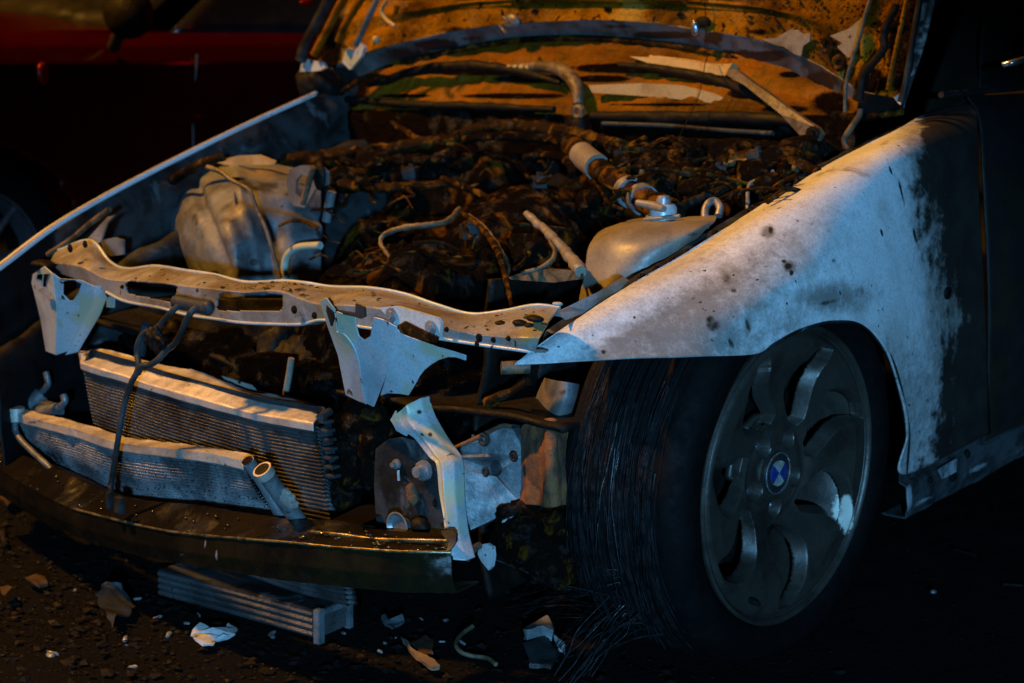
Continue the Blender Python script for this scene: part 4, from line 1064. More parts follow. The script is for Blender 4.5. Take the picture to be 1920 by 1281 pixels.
# hub cap with ring and quartered emblem
cy = .030
lathe('hub_cap', [(.0001, .002), (.030, .001), (.034, .002), (.038, .012), (.038, .03)], (0, cy, 0), 'eblack', wheel, 'y', 60)
ring('cap_ring', (0, cy, 0), .0345, .0018, 'chrome', wheel, 'y', 60)
def wedge(bm, a0, a1, r0, r1, y0, y1):
    n = 16
    A, B = [], []
    for i in range(n+1):
        a = a0+(a1-a0)*i/n
        A.append([(r0*math.cos(a), r0*math.sin(a)), (r1*math.cos(a), r1*math.sin(a))])
    for i in range(n):
        (p, q), (s, t) = A[i], A[i+1]
        f = [bm.verts.new((x, y0, z)) for x, z in (p, q, t, s)]; b = [bm.verts.new((x, y1, z)) for x, z in (p, q, t, s)]
        bm.faces.new(f); bm.faces.new(b[::-1])
        for k in range(4): bm.faces.new((f[k], b[k], b[(k+1) % 4], f[(k+1) % 4]))
for k in range(4):
    bb = bmesh.new()
    wedge(bb, math.pi/4+k*math.pi/2+.015, 3*math.pi/4+k*math.pi/2-.015, .0005, .0215, cy-.0022, cy+.001)
    from_bm('emblem_quarter', bb, 'ewhite' if k % 2 == 0 else 'blue', wheel, False)

# frayed wires lying from the tyre to the ground (still attached to the tyre)
bb = bmesh.new()
def strand(a, b, sag, r):
    pts = []
    for i in range(8):
        t = i/7
        pts.append(a.lerp(b, t)+Vector((0, 0, sag*math.sin(t*math.pi)))+Vector((random.uniform(-1, 1), random.uniform(-1, 1), random.uniform(-.3, .3)))*.006*math.sin(t*math.pi))
    tube_bm(bb, [p-HC for p in pts], r, 5, 30)
for k in range(60):
    t = random.random()
    a = U(1235+random.uniform(-30, 40), 1100+random.uniform(-60, 100), x=-.22)
    if t < .45: b = U(random.uniform(940, 1010), random.uniform(1115, 1160), z=.006)
    elif t < .85: b = U(random.uniform(1030, 1110), random.uniform(1215, 1290), z=.006)
    else: b = U(random.uniform(1120, 1180), random.uniform(1060, 1110), x=-.30)
    strand(a, b, random.uniform(.0, .04), random.uniform(.0006, .0013))
strand(U(930, 1050, x=-.36), U(1190, 1125, x=-.24), -.01, .0014)
tag(from_bm('frayed_cord', bb, 'cord', wheel, True, 60), kind='stuff')

# ---- sill, door, pillar, door mirror, roof line
sp = [(1698, 885), (1760, 852), (1840, 812), (1925, 768), (2100, 680)]
sq = [(1697, 974), (1760, 940), (1840, 898), (1925, 850), (2100, 750)]
SP = [U(*p, y=.0) for p in sp]; SQ = [U(*p, y=.03) for p in sq]
sill = patch('sill', [[p+Vector((0, .012, 0)) for p in SP], [a.lerp(b, .25)+Vector((0, .012, 0)) for a, b in zip(SP, SQ)], [a.lerp(b, .3)+Vector((0, -.004, 0)) for a, b in zip(SP, SQ)], [a.lerp(b, .75)+Vector((0, -.006, 0)) for a, b in zip(SP, SQ)], SQ, [p+Vector((0, .05, 0)) for p in SQ]], 140, 50, 'sill', car, .003, linear=True, noisy=[(.003, 20)],
             soot=[(1705, 935, 9, 40, .7), (1780, 875, 18, 16, .6), (1830, 880, 50, 8, .55, -28), (1730, 940, 40, 7, .6, -28), (1900, 850, 40, 8, .5, -28)])
for a, b, rx_ in ((1788, 893, .011), (1815, 852, .008), (1745, 900, .006)): blob('sill_hole', U(a, b, y=.001), (rx_, .003, rx_), 'soot', sill, 3, .05)
plate('jacking_cover', [(1760, 880), (1795, 860), (1793, 885), (1768, 898)], 'sill', sill, .003, y=-.004, base=.55)
dz = [(0, 0)]
dr_rows = []
for z, y in ((.92, .085), (.88, .055), (.78, .025), (.62, .004), (.45, .0), (.30, .008), (.23, .02)):
    x0 = {.92: .665, .88: .66, .78: .633, .62: .632, .45: .65, .30: .675, .23: .685}[z]
    dr_rows.append([Vector((x0+.2*i, y, z)) for i in range(6)])
door = patch('front_door', dr_rows, 90, 90, 'door', car, .004, noisy=[(.0015, 5)], soot=[(1768, 650, 8, 8, .0), (1880, 400, 3, 3, .4)], angle=60)
tube('trim_strip', [Vector((.56, .083, .925)), Vector((1.1, .085, .935)), Vector((1.6, .09, .94))], .006, 'blackplastic', door)
pil = patch('windscreen_pillar', [[Vector((.62, .16, .86)), Vector((.85, .22, 1.04)), Vector((1.2, .30, 1.28)), Vector((1.6, .34, 1.40)), Vector((2.4, .35, 1.42))], [Vector((.66, .10, .90)), Vector((.93, .15, 1.04)), Vector((1.28, .24, 1.26)), Vector((1.65, .29, 1.37)), Vector((2.4, .30, 1.39))],
                              [Vector((.74, .10, .90)), Vector((1.01, .16, 1.03)), Vector((1.34, .25, 1.24)), Vector((1.68, .30, 1.345)), Vector((2.4, .31, 1.365))]], 60, 20, 'door', car, .02)
patch('door_window', [[Vector((.76, .105, .93)), Vector((1.1, .11, .935)), Vector((1.6, .115, .94)), Vector((1.9, .12, .94))], [Vector((.98, .17, 1.02)), Vector((1.2, .19, 1.10)), Vector((1.6, .26, 1.25)), Vector((1.9, .28, 1.30))],
                      [Vector((1.02, .175, 1.03)), Vector((1.35, .25, 1.235)), Vector((1.7, .30, 1.34)), Vector((1.9, .31, 1.35))]], 30, 20, 'glass', door, .004)
tube('window_seal', [U(1836, 180, y=.10), U(1842, 70, y=.14), U(1852, 5, y=.17), U(1862, -60, y=.20)], .004, 'blackplastic', door)
mir = blob('door_mirror', U(1995, 88, y=-.02), (.05, .07, .05), 'soot', car, 4, .06, 6)
tube('mirror_trim', [U(1880, 122, y=-.04), U(1905, 116, y=-.06), U(1935, 108, y=-.06)], .006, 'chrome', mir)
# body shell behind: roof, rear wing, far side
patch('body_shell', [[Vector((1.1, .3, 1.30)), Vector((1.1, .9, 1.36)), Vector((1.1, 1.5, 1.30))], [Vector((1.8, .3, 1.41)), Vector((1.8, .9, 1.46)), Vector((1.8, 1.5, 1.41))], [Vector((2.8, .35, 1.36)), Vector((2.8, .9, 1.42)), Vector((2.8, 1.45, 1.36))], [Vector((3.4, .3, 1.05)), Vector((3.4, .9, 1.08)), Vector((3.4, 1.5, 1.05))], [Vector((3.85, .15, .98)), Vector((3.85, .9, 1.0)), Vector((3.85, 1.7, .98))],
                    [Vector((3.9, .1, .4)), Vector((3.9, .9, .4)), Vector((3.9, 1.7, .4))]], 40, 60, 'door', car, .01)
patch('rear_side', [[Vector((1.64+.2*i, .05, .92)) for i in range(12)], [Vector((1.64+.2*i, .004, .6)) for i in range(12)], [Vector((1.64+.2*i, .02, .22)) for i in range(12)]], 50, 30, 'door', car, .004)

# ---- hood: open, its underside lit by the street lamp
HN = Vector((1, 0, -.22)).normalized()
HD = HN.dot(Vector((.55, 1, .88)))
def H(px, py, off=0.): return UP(px, py, HN, HD+off)     # off>0 : deeper
hb = [(606, 185), (636, 172), (677, 147), (737, 122), (843, 94), (914, 80), (985, 71), (1091, 68), (1200, 75), (1324, 92), (1425, 123), (1500, 150), (1560, 180), (1608, 215), (1694, 205)]
ht = [(588, 150), (622, 128), (660, 108), (737, 85), (843, 60), (914, 50), (985, 44), (1091, 38), (1200, 42), (1324, 58), (1425, 76), (1500, 105), (1565, 140), (1618, 172), (1692, 186)]
lo_ = [H(a, b, .045) for a, b in hb]
hi_ = [H(a, b, .0) for a, b in ht]
upd = Vector((.22, 0, 1)).normalized()
YC = .89
def rise(l, h, k): return [Vector((p.x, YC+(p.y-YC)*k, p.z))+upd*h for p in l]
def flat_rise(h, k):   # rows of the panel become straight away from the curved edge
    out = []
    zb = 1.0+h
    for p in hi_:
        z = p.z*.15+zb*.85 if h > .1 else p.z+h
        q = Vector((0, YC+(p.y-YC)*k, z)); q.x = (HD-HN.z*q.z)/HN.x
        out.append(q)
    return out
top1 = [p+upd*.05 for p in hi_]
def relief(u, v, q):
    d = 0
    d += .008*math.exp(-((v-.30)/.03)**2)
    d -= .006*math.exp(-((v-.22)/.03)**2)
    e = min(u, 1-u)
    d += .012*math.exp(-((e-.085)/.010)**2)+.010*math.exp(-((e-.035)/.010)**2)-.010*math.exp(-((e-.06)/.012)**2)
    return d
hood = patch('hood', [hi_, top1, flat_rise(.12, 1.0), flat_rise(.30, .99), flat_rise(.55, .97), flat_rise(.95, .88)], 320, 190, 'hood', car, .012, disp=relief, noisy=[(.006, 6), (.0025, 18), (.0012, 60)],
             soot=[(1140, 18, 9, 7, 1.3), (1003, 22, 8, 6, 1.3), (1275, 28, 7, 7, 1.3), (850, 55, 60, 12, .55), (1480, 100, 30, 12, .4), (700, 90, 30, 40, .4), (1600, 130, 30, 50, .45), (1660, 120, 20, 60, .5), (1700, 90, 45, 110, 1.0), (1640, 150, 40, 40, .8), (1730, -60, 50, 120, 1.0), (620, 60, 40, 120, .9), (760, 40, 60, 20, .5), (1420, 60, 60, 10, .6), (1250, 5, 60, 8, .6)], angle=70)  # first three spots paint the dark inside of the panel holes
hood['label'] = 'raised hood showing its scorched underside'
bmd = bmesh.new()
for k in range(700):    # blisters and tar beads on the underside
    px, py = random.uniform(640, 1700), random.uniform(-30, 150)
    if random.random() < .45: px = random.uniform(1380, 1715)
    edge = 40+((px-1110)/560)**2*125
    if py > edge: continue
    q = H(px, py, -.004); r = random.uniform(.0008, .0028)*(1.3 if px > 1400 else 1)
    res = bmesh.ops.create_icosphere(bmd, subdivisions=1, radius=r)
    for v in res['verts']: v.co += q
tag(from_bm('tar_beads', bmd, 'tar', hood), kind='stuff')
patch('hood_edge', [lo_, [a.lerp(b, .5) for a, b in zip(lo_, hi_)], hi_], 220, 26, 'hoodpaint', hood, .003, noisy=[(.002, 30)], base=.25,
      soot=[(760, 105, 70, 26, .75), (880, 72, 70, 10, .55), (1390, 105, 60, 16, .85), (1160, 50, 60, 6, .6), (1540, 155, 40, 30, .85), (1650, 195, 60, 30, 1.3), (1000, 52, 40, 4, .5), (1250, 66, 90, 10, .9), (1440, 105, 40, 12, 1.2), (820, 84, 50, 12, 1.1), (640, 150, 40, 30, 1.1), (1340, 72, 30, 20, .8)])
tube('hood_seal', [p+Vector((-.004, 0, -.004)) for p in lo_], .0075, 'hose', hood, 10, 160, .12)
patch('hood_skin', [lo_, [p+upd*.2+Vector((.05, 0, 0)) for p in lo_], [p+Vector((.06, 0, 0)) for p in flat_rise(.55, 1.0)], [p+Vector((.05, 0, 0)) for p in flat_rise(.96, .9)]], 80, 60, 'fender', hood, .002, base=.6)
def hpatch(pts, o=-.006): 
    l = [H(a, b, o) for a, b in pts]
    return l
def hplate(name, pts, mat, off_=-.012, th=.004, parent=None):
    loops = [H(a, b, off_) for a, b in pts]
    tris = tessellate_polygon([[Vector((a, b, 0)) for a, b in pts]])
    bm = bmesh.new()
    A = [bm.verts.new(p) for p in loops]; B = [bm.verts.new(p+HN*th) for p in loops]
    for t in tris:
        bm.faces.new([A[i] for i in t]); bm.faces.new([B[i] for i in t][::-1])
    for i in range(len(A)): bm.faces.new((A[i], A[(i+1) % len(A)], B[(i+1) % len(A)], B[i]))
    return from_bm(name, bm, mat, parent or hood, False)
hplate('bare_patch', [ZG(*p) for p in ((605, 195), (680, 190), (750, 148), (790, 150), (815, 170), (850, 165), (850, 205), (815, 230), (805, 282), (770, 270), (720, 235), (660, 220))], 'hoodpaint', -.010, .004)
hplate('corner_gusset', [ZG(*p) for p in ((950, 180), (1040, 145), (1115, 85), (1120, 60), (1140, 40), (1100, 160), (1060, 280), (1040, 290), (985, 235), (1010, 215))], 'hoodpaint', -.016, .006)
for a, b in (ZG(935, 228), ZG(995, 315)):
    ring('bush_ring', H(a, b, -.014), .0115, .0055, 'hose', hood, 'x', 24)
    blob('bush_hole', H(a, b, -.010), (.004, .009, .010), 'soot', hood, 3, .02)
for a, b in ((1140, 18), (1003, 22), (1275, 28)): ring('panel_hole', H(a, b, -.003), .006, .0018, 'soot', hood, 'x', 18)
hose('hood_cable', [(*ZG(a, b), .535) for a, b in ((1280, 20), (1270, 60), (1230, 130), (1220, 190), (1220, 240), (1170, 310), (1120, 370), (1105, 440), (1095, 500))], .008, 'soot', hood, rough=.2)
hose('hood_rib', [(*ZG(a, b), .54) for a, b in ((1165, -40), (1130, 60), (1100, 180), (1060, 300), (1030, 420), (1025, 560))], .004, 'wire', hood)
for pts, r, mt, xx in (([(1345, -60), (1320, 60), (1290, 200), (1255, 360), (1240, 450)], .0045, 'hood', .53), ([(1410, -60), (1385, 80), (1360, 220), (1330, 400), (1305, 510)], .006, 'panel', .53)):
    hose('hood_rib', [(*ZG(a, b), xx) for a, b in pts], r, mt, hood)
plate('chipped_corner', [(*ZG(a, b), .54) for a, b in ((1268, 490), (1300, 465), (1308, 500), (1300, 525), (1285, 510))], 'white', hood, .004)
hose('hood_hinge', [(*ZG(a, b), .50) for a, b in ((1100, 545), (1095, 580), (1055, 640), (1025, 690), (1025, 720), (1045, 750))], .006, 'wire', car)
for a, b, c, d in ((1085, 90, 1110, 120), (1062, 135, 1092, 172)):
    hose('hood_hook', [(*ZF(a, b), .54), (*ZF(c, d), .54)], .004, 'chrome', hood)
blob('hook_pad', H(*ZF(1130, 115), -.008), (.010, .024, .018), 'hoodpaint', hood, 3, .1)
blob('striker', H(*ZG(275, 140), -.012), (.010, .010, .016), 'chrome', hood, 3, .3, 40)
blob('striker_hole', H(*ZG(315, 110), -.008), (.006, .020, .012), 'soot', hood, 3, .1)
# left side of the underside: long pressed ribs
for pts, r, mt in (([(250, -30), (200, 60), (140, 180), (80, 290)], .010, 'cowl'), ([(340, -20), (290, 60), (240, 140), (210, 220)], .009, 'cowl'), ([(420, -10), (370, 90), (330, 180), (300, 240)], .008, 'hoodpaint'),
                   ([(470, 0), (440, 50), (460, 100), (510, 140)], .005, 'pale'), ([(520, 30), (510, 75)], .006, 'cowl'), ([(190, -60), (110, 100), (40, 230), (10, 320)], .014, 'panel')):
    hose('hood_rib', [(*ZF(a, b), .45) for a, b in pts], r, mt, hood, rough=.1)
plate('hinge_bracket', [(*ZF(a, b), .46) for a, b in ((5, 380), (20, 310), (120, 330), (140, 360), (110, 375), (60, 380))], 'bracket', hood, .01)
plate('hinge_bracket', [(*ZF(a, b), .47) for a, b in ((230, 330), (250, 260), (300, 265), (320, 220), (345, 250), (330, 300), (270, 370))], 'bracket', hood, .01)
blob('molten_drip', U(*ZF(410, 210), x=.44), .010, 'pale', hood, 3, .3, 40)
hose('hinge_arm', [(*ZF(a, b), .5) for a, b in ((160, 490), (100, 540), (40, 600), (5, 635))], .008, 'hose', car)
blob('hinge_arm', U(600, 160, x=.50), (.06, .06, .05), 'soot', car, 4, .3, 12)
tube('hanging_thread', [H(1318, -60, -.02), H(1326, 90, -.02), U(1322, 120, x=.50), U(1310, 180, x=.49), U(1284, 235, x=.44), U(1262, 282, x=.40)], .0011, 'soot', hood, 5)

# ---- windscreen base, cowl and wipers under the hood
ws_b = [(600, 215, .52), (720, 218, .53), (860, 220, .535), (1000, 224, .54), (1150, 225, .535), (1300, 222, .53), (1450, 225, .525), (1600, 240, .52)]
ws_t = [(600, 150, .60), (720, 118, .62), (860, 88, .635), (1000, 66, .645), (1150, 60, .645), (1300, 66, .64), (1450, 106, .625), (1610, 170, .60)]
wb = [U(a, b, x=c) for a, b, c in ws_b]; wt = [U(a, b, x=c) for a, b, c in ws_t]
cowl = patch('cowl_panel', [[p+Vector((.0, 0, -.08)) for p in wb], wb, [a.lerp(b, .25)+Vector((0, 0, .012)) for a, b in zip(wb, wt)], [a.lerp(b, .5) for a, b in zip(wb, wt)], [a.lerp(b, .75)+Vector((0, 0, .006)) for a, b in zip(wb, wt)], wt], 240, 90, 'cowl', car, .004, noisy=[(.014, 6), (.008, 18), (.004, 50)],
             soot=[(900, 132, 130, 10, 1.3), (1010, 148, 90, 9, 1.3), (960, 180, 110, 6, 1.2), (1180, 128, 120, 10, 1.3), (1130, 148, 60, 7, 1.3), (1290, 142, 60, 6, 1.2), (1400, 176, 40, 10, 1.3), (1470, 205, 50, 8, 1.2),
                   (700, 150, 50, 14, 1.1), (640, 170, 60, 40, 1.1), (1560, 195, 50, 30, .9), (1240, 196, 130, 4, .9), (760, 180, 60, 5, 1.0), (1480, 140, 30, 8, .9), lambda co, p: min(1.6, max(0, (p[1]-(200 if p[0] < 1000 else 209))/12))])  # spots paint shadow crescents under the hood and the black gap below
patch('windscreen', [[p+Vector((.03, 0, -.01)) for p in wt], [p+Vector((.70, (YC-p.y)*.12, .36)) for p in wt]], 40, 12, 'glass', car, .005)
plate('lit_cowl_band', [(1103, 160), (1200, 156), (1275, 160), (1331, 174), (1375, 190), (1400, 204), (1312, 190), (1200, 180), (1110, 174)], 'pale', cowl, .012, x=.538)  # pale plates paint the brightly lit band between the shadows
plate('lit_cowl_band', [(1180, 106, .585), (1260, 110, .580), (1330, 120, .572), (1370, 128, .566), (1360, 142, .56), (1300, 136, .566), (1220, 120, .578)], 'pale', cowl, .012)
wr = plate('wiper_arm', XA([(430, 375, .52), (445, 340, .52), (480, 350, .52), (560, 410, .51), (640, 465, .50), (740, 540, .49), (840, 610, .48), (890, 640, .475), (910, 670, .475), (890, 705, .475), (850, 712, .475), (820, 700, .475), (700, 570, .485), (600, 490, .495), (520, 425, .51)], ZG, 0), 'wire', car, .012)
bolt('wiper_nut', U(*ZG(865, 668), x=.472), .014, 'soot', wr, 'x', .012)
hose('wiper_arm', [(1376, 130, .578), (1340, 128, .59), (1290, 118, .60), (1220, 108, .61)], [.012, .010, .008, .006], 'pale', car)
hk = hose('wiper_arm', [(950, 126, .575), (985, 125, .57), (1020, 125, .565), (1052, 132, .555), (1074, 150, .54), (1084, 175, .525), (1084, 196, .515)], [.008, .009, .012, .015, .016, .015, .011], 'wire', car, seg=14)
ring('pivot_eye', U(1084, 210, x=.51), .011, .006, 'wire', hk, 'x')
blob('pivot_stub', U(1086, 236, x=.51), (.02, .02, .02), 'soot', hk, 3, .3)
for k in range(7):
    blob('arm_bead', U(955+k*12, 127-k*.2, x=.565), (.008, .009, .007), 'pale', hk, 2, .1)
hose('cowl_shade_tube', [(690, 160, .555), (780, 133, .56), (880, 124, .565), (980, 136, .565), (1050, 156, .56)], [.006, .012, .014, .011, .006], 'soot', car, rough=.3)  # black tubes added to draw the shadow crescents across the cowl
hose('cowl_shade_tube', [(1160, 122, .575), (1250, 132, .57), (1340, 150, .56), (1400, 172, .55), (1450, 200, .54)], [.006, .011, .012, .010, .006], 'soot', car, rough=.3)
hose('cowl_shade_tube', [(640, 186, .535), (760, 196, .53), (900, 200, .53), (1040, 206, .53)], [.008, .010, .010, .008], 'soot', car, rough=.4)
hose('cowl_shade_tube', [(1110, 218, .52), (1250, 221, .515), (1400, 222, .51), (1500, 230, .50)], [.010, .014, .014, .010], 'soot', car, rough=.4)
hose('cowl_strip', [(1130, 232, .50), (1250, 236, .50), (1360, 245, .49), (1450, 250, .48)], .005, 'panel', car)
plate('plenum_patch', [(1378, 284, .36), (1450, 278, .36), (1460, 290, .35), (1400, 296, .35)], 'bracket', car, .006)
hose('cowl_shred', [(640, 172, .5), (660, 160, .5), (700, 140, .52), (720, 150, .52)], .006, 'hose', car)

# ================================================================== RED CAR BEYOND
RY = 2.9
red = empty('red_car', (U(-50, 430, y=RY).x, RY+.8, 0))
tag(red, 'dark red car parked beyond the burnt car, out of focus', 'car')
RO = red.location.copy()
fx = 0.0
def rside():
    zs = [.22, .30, .45, .60, .72, .82, .90, .95, .985]
    yo = {.22: .04, .30: .015, .45: .0, .60: -.006, .72: -.012, .82: -.016, .90: -.010, .95: .02, .985: .075}
    nx = 220
    bm = bmesh.new()
    g = []
    for j in range(60):
        f = j/59*(len(zs)-1); k = min(int(f), len(zs)-2); f -= k
        z = zs[k]*(1-f)+zs[k+1]*f; y = yo[zs[k]]*(1-f)+yo[zs[k+1]]*f
        l = []
        for i in range(nx):
            x = -.85+4.5*i/(nx-1)
            bend = .12*max(0, (-x-.3)/.55)**2+.10*max(0, (x-3.1)/.55)**2
            l.append(bm.verts.new((x, y+bend-.8, z-(.05*max(0, -x-.1) if z > .7 else 0))))
        g.append(l)
    for j in range(59):
        for i in range(nx-1):
            c = (g[j][i].co+g[j+1][i+1].co)/2
            if math.hypot(c.x, c.z-.33) < .36 or math.hypot(c.x-2.7, c.z-.33) < .36: continue
            bm.faces.new((g[j][i], g[j][i+1], g[j+1][i+1], g[j+1][i]))
    bmesh.ops.delete(bm, geom=[v for v in bm.verts if not v.link_faces], context='VERTS')
    o = from_bm('body', bm, 'red', red, True, 60)
    md = o.modifiers.new('thickness', 'SOLIDIFY'); md.thickness = .02; md.offset = 0
    return o
rbod = rside()
def rpatch(name, rows, mat, nu=40, nv=30, parent=red): return patch(name, rows, nu, nv, mat, parent, .01)
patch('body_top', [[Vector((-.85, -.6, .90)), Vector((-.9, 0, .92)), Vector((-.85, .7, .90))], [Vector((0, -.72, .98)), Vector((0, 0, 1.04)), Vector((0, .72, .98))], [Vector((.62, -.72, 1.0)), Vector((.5, 0, 1.06)), Vector((.62, .72, 1.0))]], 30, 30, 'red', red, .01)
patch('windscreen', [[Vector((.62, -.70, 1.0)), Vector((.5, 0, 1.06)), Vector((.62, .70, 1.0))], [Vector((1.3, -.55, 1.40)), Vector((1.25, 0, 1.45)), Vector((1.3, .55, 1.40))]], 20, 10, 'glass', red, .006)
patch('roof', [[Vector((1.3, -.56, 1.40)), Vector((1.25, 0, 1.45)), Vector((1.3, .56, 1.40))], [Vector((2.3, -.56, 1.43)), Vector((2.3, 0, 1.47)), Vector((2.3, .56, 1.43))], [Vector((3.1, -.6, 1.20)), Vector((3.1, 0, 1.22)), Vector((3.1, .6, 1.20))], [Vector((3.65, -.65, .95)), Vector((3.65, 0, .97)), Vector((3.65, .65, .95))]], 30, 40, 'red', red, .01)
patch('side_window', [[Vector((.75, -.715, .99)), Vector((1.8, -.72, .99)), Vector((3.0, -.70, 1.0))], [Vector((1.35, -.57, 1.38)), Vector((1.9, -.57, 1.41)), Vector((2.7, -.58, 1.32))]], 30, 12, 'glass', red, .006)
patch('far_side', [[Vector((-.85+1.1*i, .78, .98)) for i in range(5)], [Vector((-.85+1.1*i, .82, .6)) for i in range(5)], [Vector((-.85+1.1*i, .78, .22)) for i in range(5)]], 30, 20, 'red', red, .01)
for wx in (0., 2.7):
    wl = empty('wheel', (wx, -.78, .33)); wl.parent = red
    lathe('tyre', [(.22, .0), (.25, -.012), (.30, -.006), (.325, .02), (.328, .12), (.32, .19), (.24, .20)], (0, 0, 0), 'rubber', wl, 'y', 60, True)
    bb = bmesh.new()
    lathe_bm(bb, [(.235, -.004), (.225, -.004), (.215, .01), (.20, .06)], (0, 0, 0), 'y', 48)
    for k in range(10):
        a = 2*math.pi*k/10+.2
        tube_bm(bb, [Vector((.04*math.cos(a), .012, .04*math.sin(a))), Vector((.22*math.cos(a), .006, .22*math.sin(a)))], [.016, .010], 8)
    blob_bm(bb, (0, .01, 0), (.05, .02, .05), 3, 0)
    from_bm('rim', bb, 'darkalloy', wl)
hp = U(365, 224, y=RY-.03)-RO
tube('door_handle', [hp+Vector((-.10, 0, -.004)), hp+Vector((0, -.015, .004)), hp+Vector((.09, 0, .0))], [.010, .016, .012], 'red', red, 10)
for sx in (.78, 1.72):
    tube('door_seam', [Vector((sx, -.822, .93)), Vector((sx-.02, -.818, .7)), Vector((sx, -.806, .40)), Vector((sx, -.79, .26))], .004, 'blackplastic', red, 6)
mp_ = U(240, 25, y=RY-.13)-RO
mi = blob('door_mirror', mp_, (.07, .08, .075), 'soot', red, 4, .05, 5)
tube('mirror_stalk', [mp_+Vector((.0, .04, -.05)), mp_+Vector((.03, .12, -.10))], .02, 'blackplastic', mi)
tl = U(575, 4, y=RY-.0)-RO
rl = bpy.data.lights.new('marker_lamp_light', 'POINT'); rl.energy = .4; rl.color = (1, .01, .02); rl.shadow_soft_size = .03
ro = bpy.data.objects.new('marker_lamp_light', rl); COL.objects.link(ro); ro.location = U(575, 4, y=RY-.30)   # the red car's own lit marker lamp
blob('marker_lamp', tl, (.03, .01, .012), 'taillamp', red, 3, .05)
bl = U(80, 140, y=RY-.02)-RO
blob('side_repeater', bl, (.02, .008, .035), 'taillamp', red, 3, .05)

# ================================================================== THINGS ON THE ROAD
# fallen oil cooler
g0 = U(597, 1200, z=.0); g1 = U(300, 1118, z=.0)
ax = (g1-g0); Lc = ax.length; ax.normalize()
pn = Vector((0, 0, 1)).cross(ax).normalized()
if pn.x < 0: pn = -pn
cool = empty('fallen_cooler', g0)
tag(cool, 'long ribbed cooler lying on the road under the bumper beam', 'cooler')
def LC(a, b, c): return ax*a+pn*b+Vector((0, 0, c))
Hc, Wc = .052, .075
bb = bmesh.new()
for k in range(4):
    z = .008+k*.012
    for b in (0, Wc):
        tube_bm(bb, [LC(.01, b, z), LC(Lc*.5, b, z+.001), LC(Lc, b, z)], .0055, 8, 12)
from_bm('tube_row', bb, 'fin', cool)
def slab(name, a0, a1, b0, b1, c0, c1, mat):
    bm = bmesh.new()
    vs = [bm.verts.new(LC(a, b, c)) for a in (a0, a1) for b in (b0, b1) for c in (c0, c1)]
    for f in ((0, 1, 3, 2), (4, 6, 7, 5), (0, 4, 5, 1), (2, 3, 7, 6), (0, 2, 6, 4), (1, 5, 7, 3)): bm.faces.new([vs[i] for i in f])
    bmesh.ops.bevel(bm, geom=list(bm.edges), offset=.0015, segments=2, affect='EDGES')
    return from_bm(name, bm, mat, cool, True, 35)
slab('core', .005, Lc, .003, Wc-.003, .003, Hc-.005, 'fin')
slab('top_plate', .0, Lc, -.004, Wc+.003, Hc-.004, Hc, 'panel')
slab('end_post', -.012, .002, -.012, .004, -.004, Hc+.006, 'chassis')
slab('end_post', -.010, .002, Wc-.004, Wc+.008, .0, Hc+.002, 'chassis')
slab('end_grille', -.006, .0, .006, Wc-.006, .006, Hc-.004, 'fin')
slab('end_bar', -.010, .0, .004, Wc-.004, Hc-.008, Hc+.002, 'chassis')
def scrap(name, outline, mat, label, cat, z=.012, th=.004, curl=.01):
    c = [U(a, b, z=z) for a, b in outline]
    cen = sum(c, Vector())/len(c); cen.z = 0
    bm = bmesh.new()
    tris = tessellate_polygon([[Vector((a, b, 0)) for a, b in outline]])
    A = [bm.verts.new(p-cen+Vector((0, 0, random.uniform(-.3, 1)*curl))) for p in c]
    B = [bm.verts.new(v.co+Vector((0, 0, -th))) for v in A]
    for t in tris:
        bm.faces.new([A[i] for i in t]); bm.faces.new([B[i] for i in t][::-1])
    for i in range(len(A)): bm.faces.new((A[i], A[(i+1) % len(A)], B[(i+1) % len(A)], B[i]))
    bmesh.ops.triangulate(bm, faces=bm.faces)
    bmesh.ops.subdivide_edges(bm, edges=bm.edges, cuts=2, use_grid_fill=True)
    for v in bm.verts: v.co += Vector((noise.noise(v.co*60), noise.noise(v.co*60+Vector((3, 1, 4))), noise.noise(v.co*45+Vector((7, 7, 7)))))*.005
    mnz = min(v.co.z for v in bm.verts)
    for v in bm.verts: v.co.z += .001-mnz if mnz < -.003 else 0
    o = from_bm(name, bm, mat, None, True, 45)
    o.location = cen
    return tag(o, label, cat)
scrap('foil_scrap', [ZC(*p) for p in ((400, 950), (440, 915), (500, 905), (545, 920), (560, 950), (530, 985), (480, 1010), (470, 1035), (440, 1010), (410, 985))], 'panel', 'crumpled grey foil sheet lying in front of the bumper beam', 'scrap', .02, .003, .03)
scrap('paper_scrap', [ZC(*p) for p in ((785, 1075), (830, 1058), (870, 1060), (880, 1078), (930, 1068), (945, 1045), (980, 1060), (970, 1085), (920, 1095), (880, 1095), (880, 1120), (840, 1125), (800, 1110), (830, 1090))], 'white', 'torn white ash-covered scrap lying in front of the fallen cooler', 'scrap', .012, .003, .012)
scrap('metal_scrap', [ZJ(*p) for p in ((400, 450), (420, 445), (440, 485), (500, 465), (515, 475), (450, 525), (420, 500))], 'chassis', 'small V-shaped grey metal scrap right of the fallen cooler', 'scrap', .02, .004, .01)
scrap('wood_splinter', [ZJ(*p) for p in ((500, 568), (515, 570), (560, 625), (620, 665), (665, 685), (685, 715), (650, 712), (600, 685), (575, 655), (535, 610))], 'wood', 'pale split stick lying on the ash between cooler and tyre', 'stick', .012, .006, .008)
scrap('brown_scrap', [(50, 1090), (65, 1082), (85, 1084), (90, 1094), (70, 1100), (55, 1098)], 'brownscrap', 'small orange-brown scrap at the left edge of the road', 'scrap')
scrap('plastic_housing', [ZJ(*p) for p in ((1090, 520), (1150, 480), (1205, 455), (1240, 495), (1235, 520), (1190, 515), (1110, 530))], 'chassis', 'broken pale plastic housing lying among the tyre wires', 'scrap', .03, .02, .006)
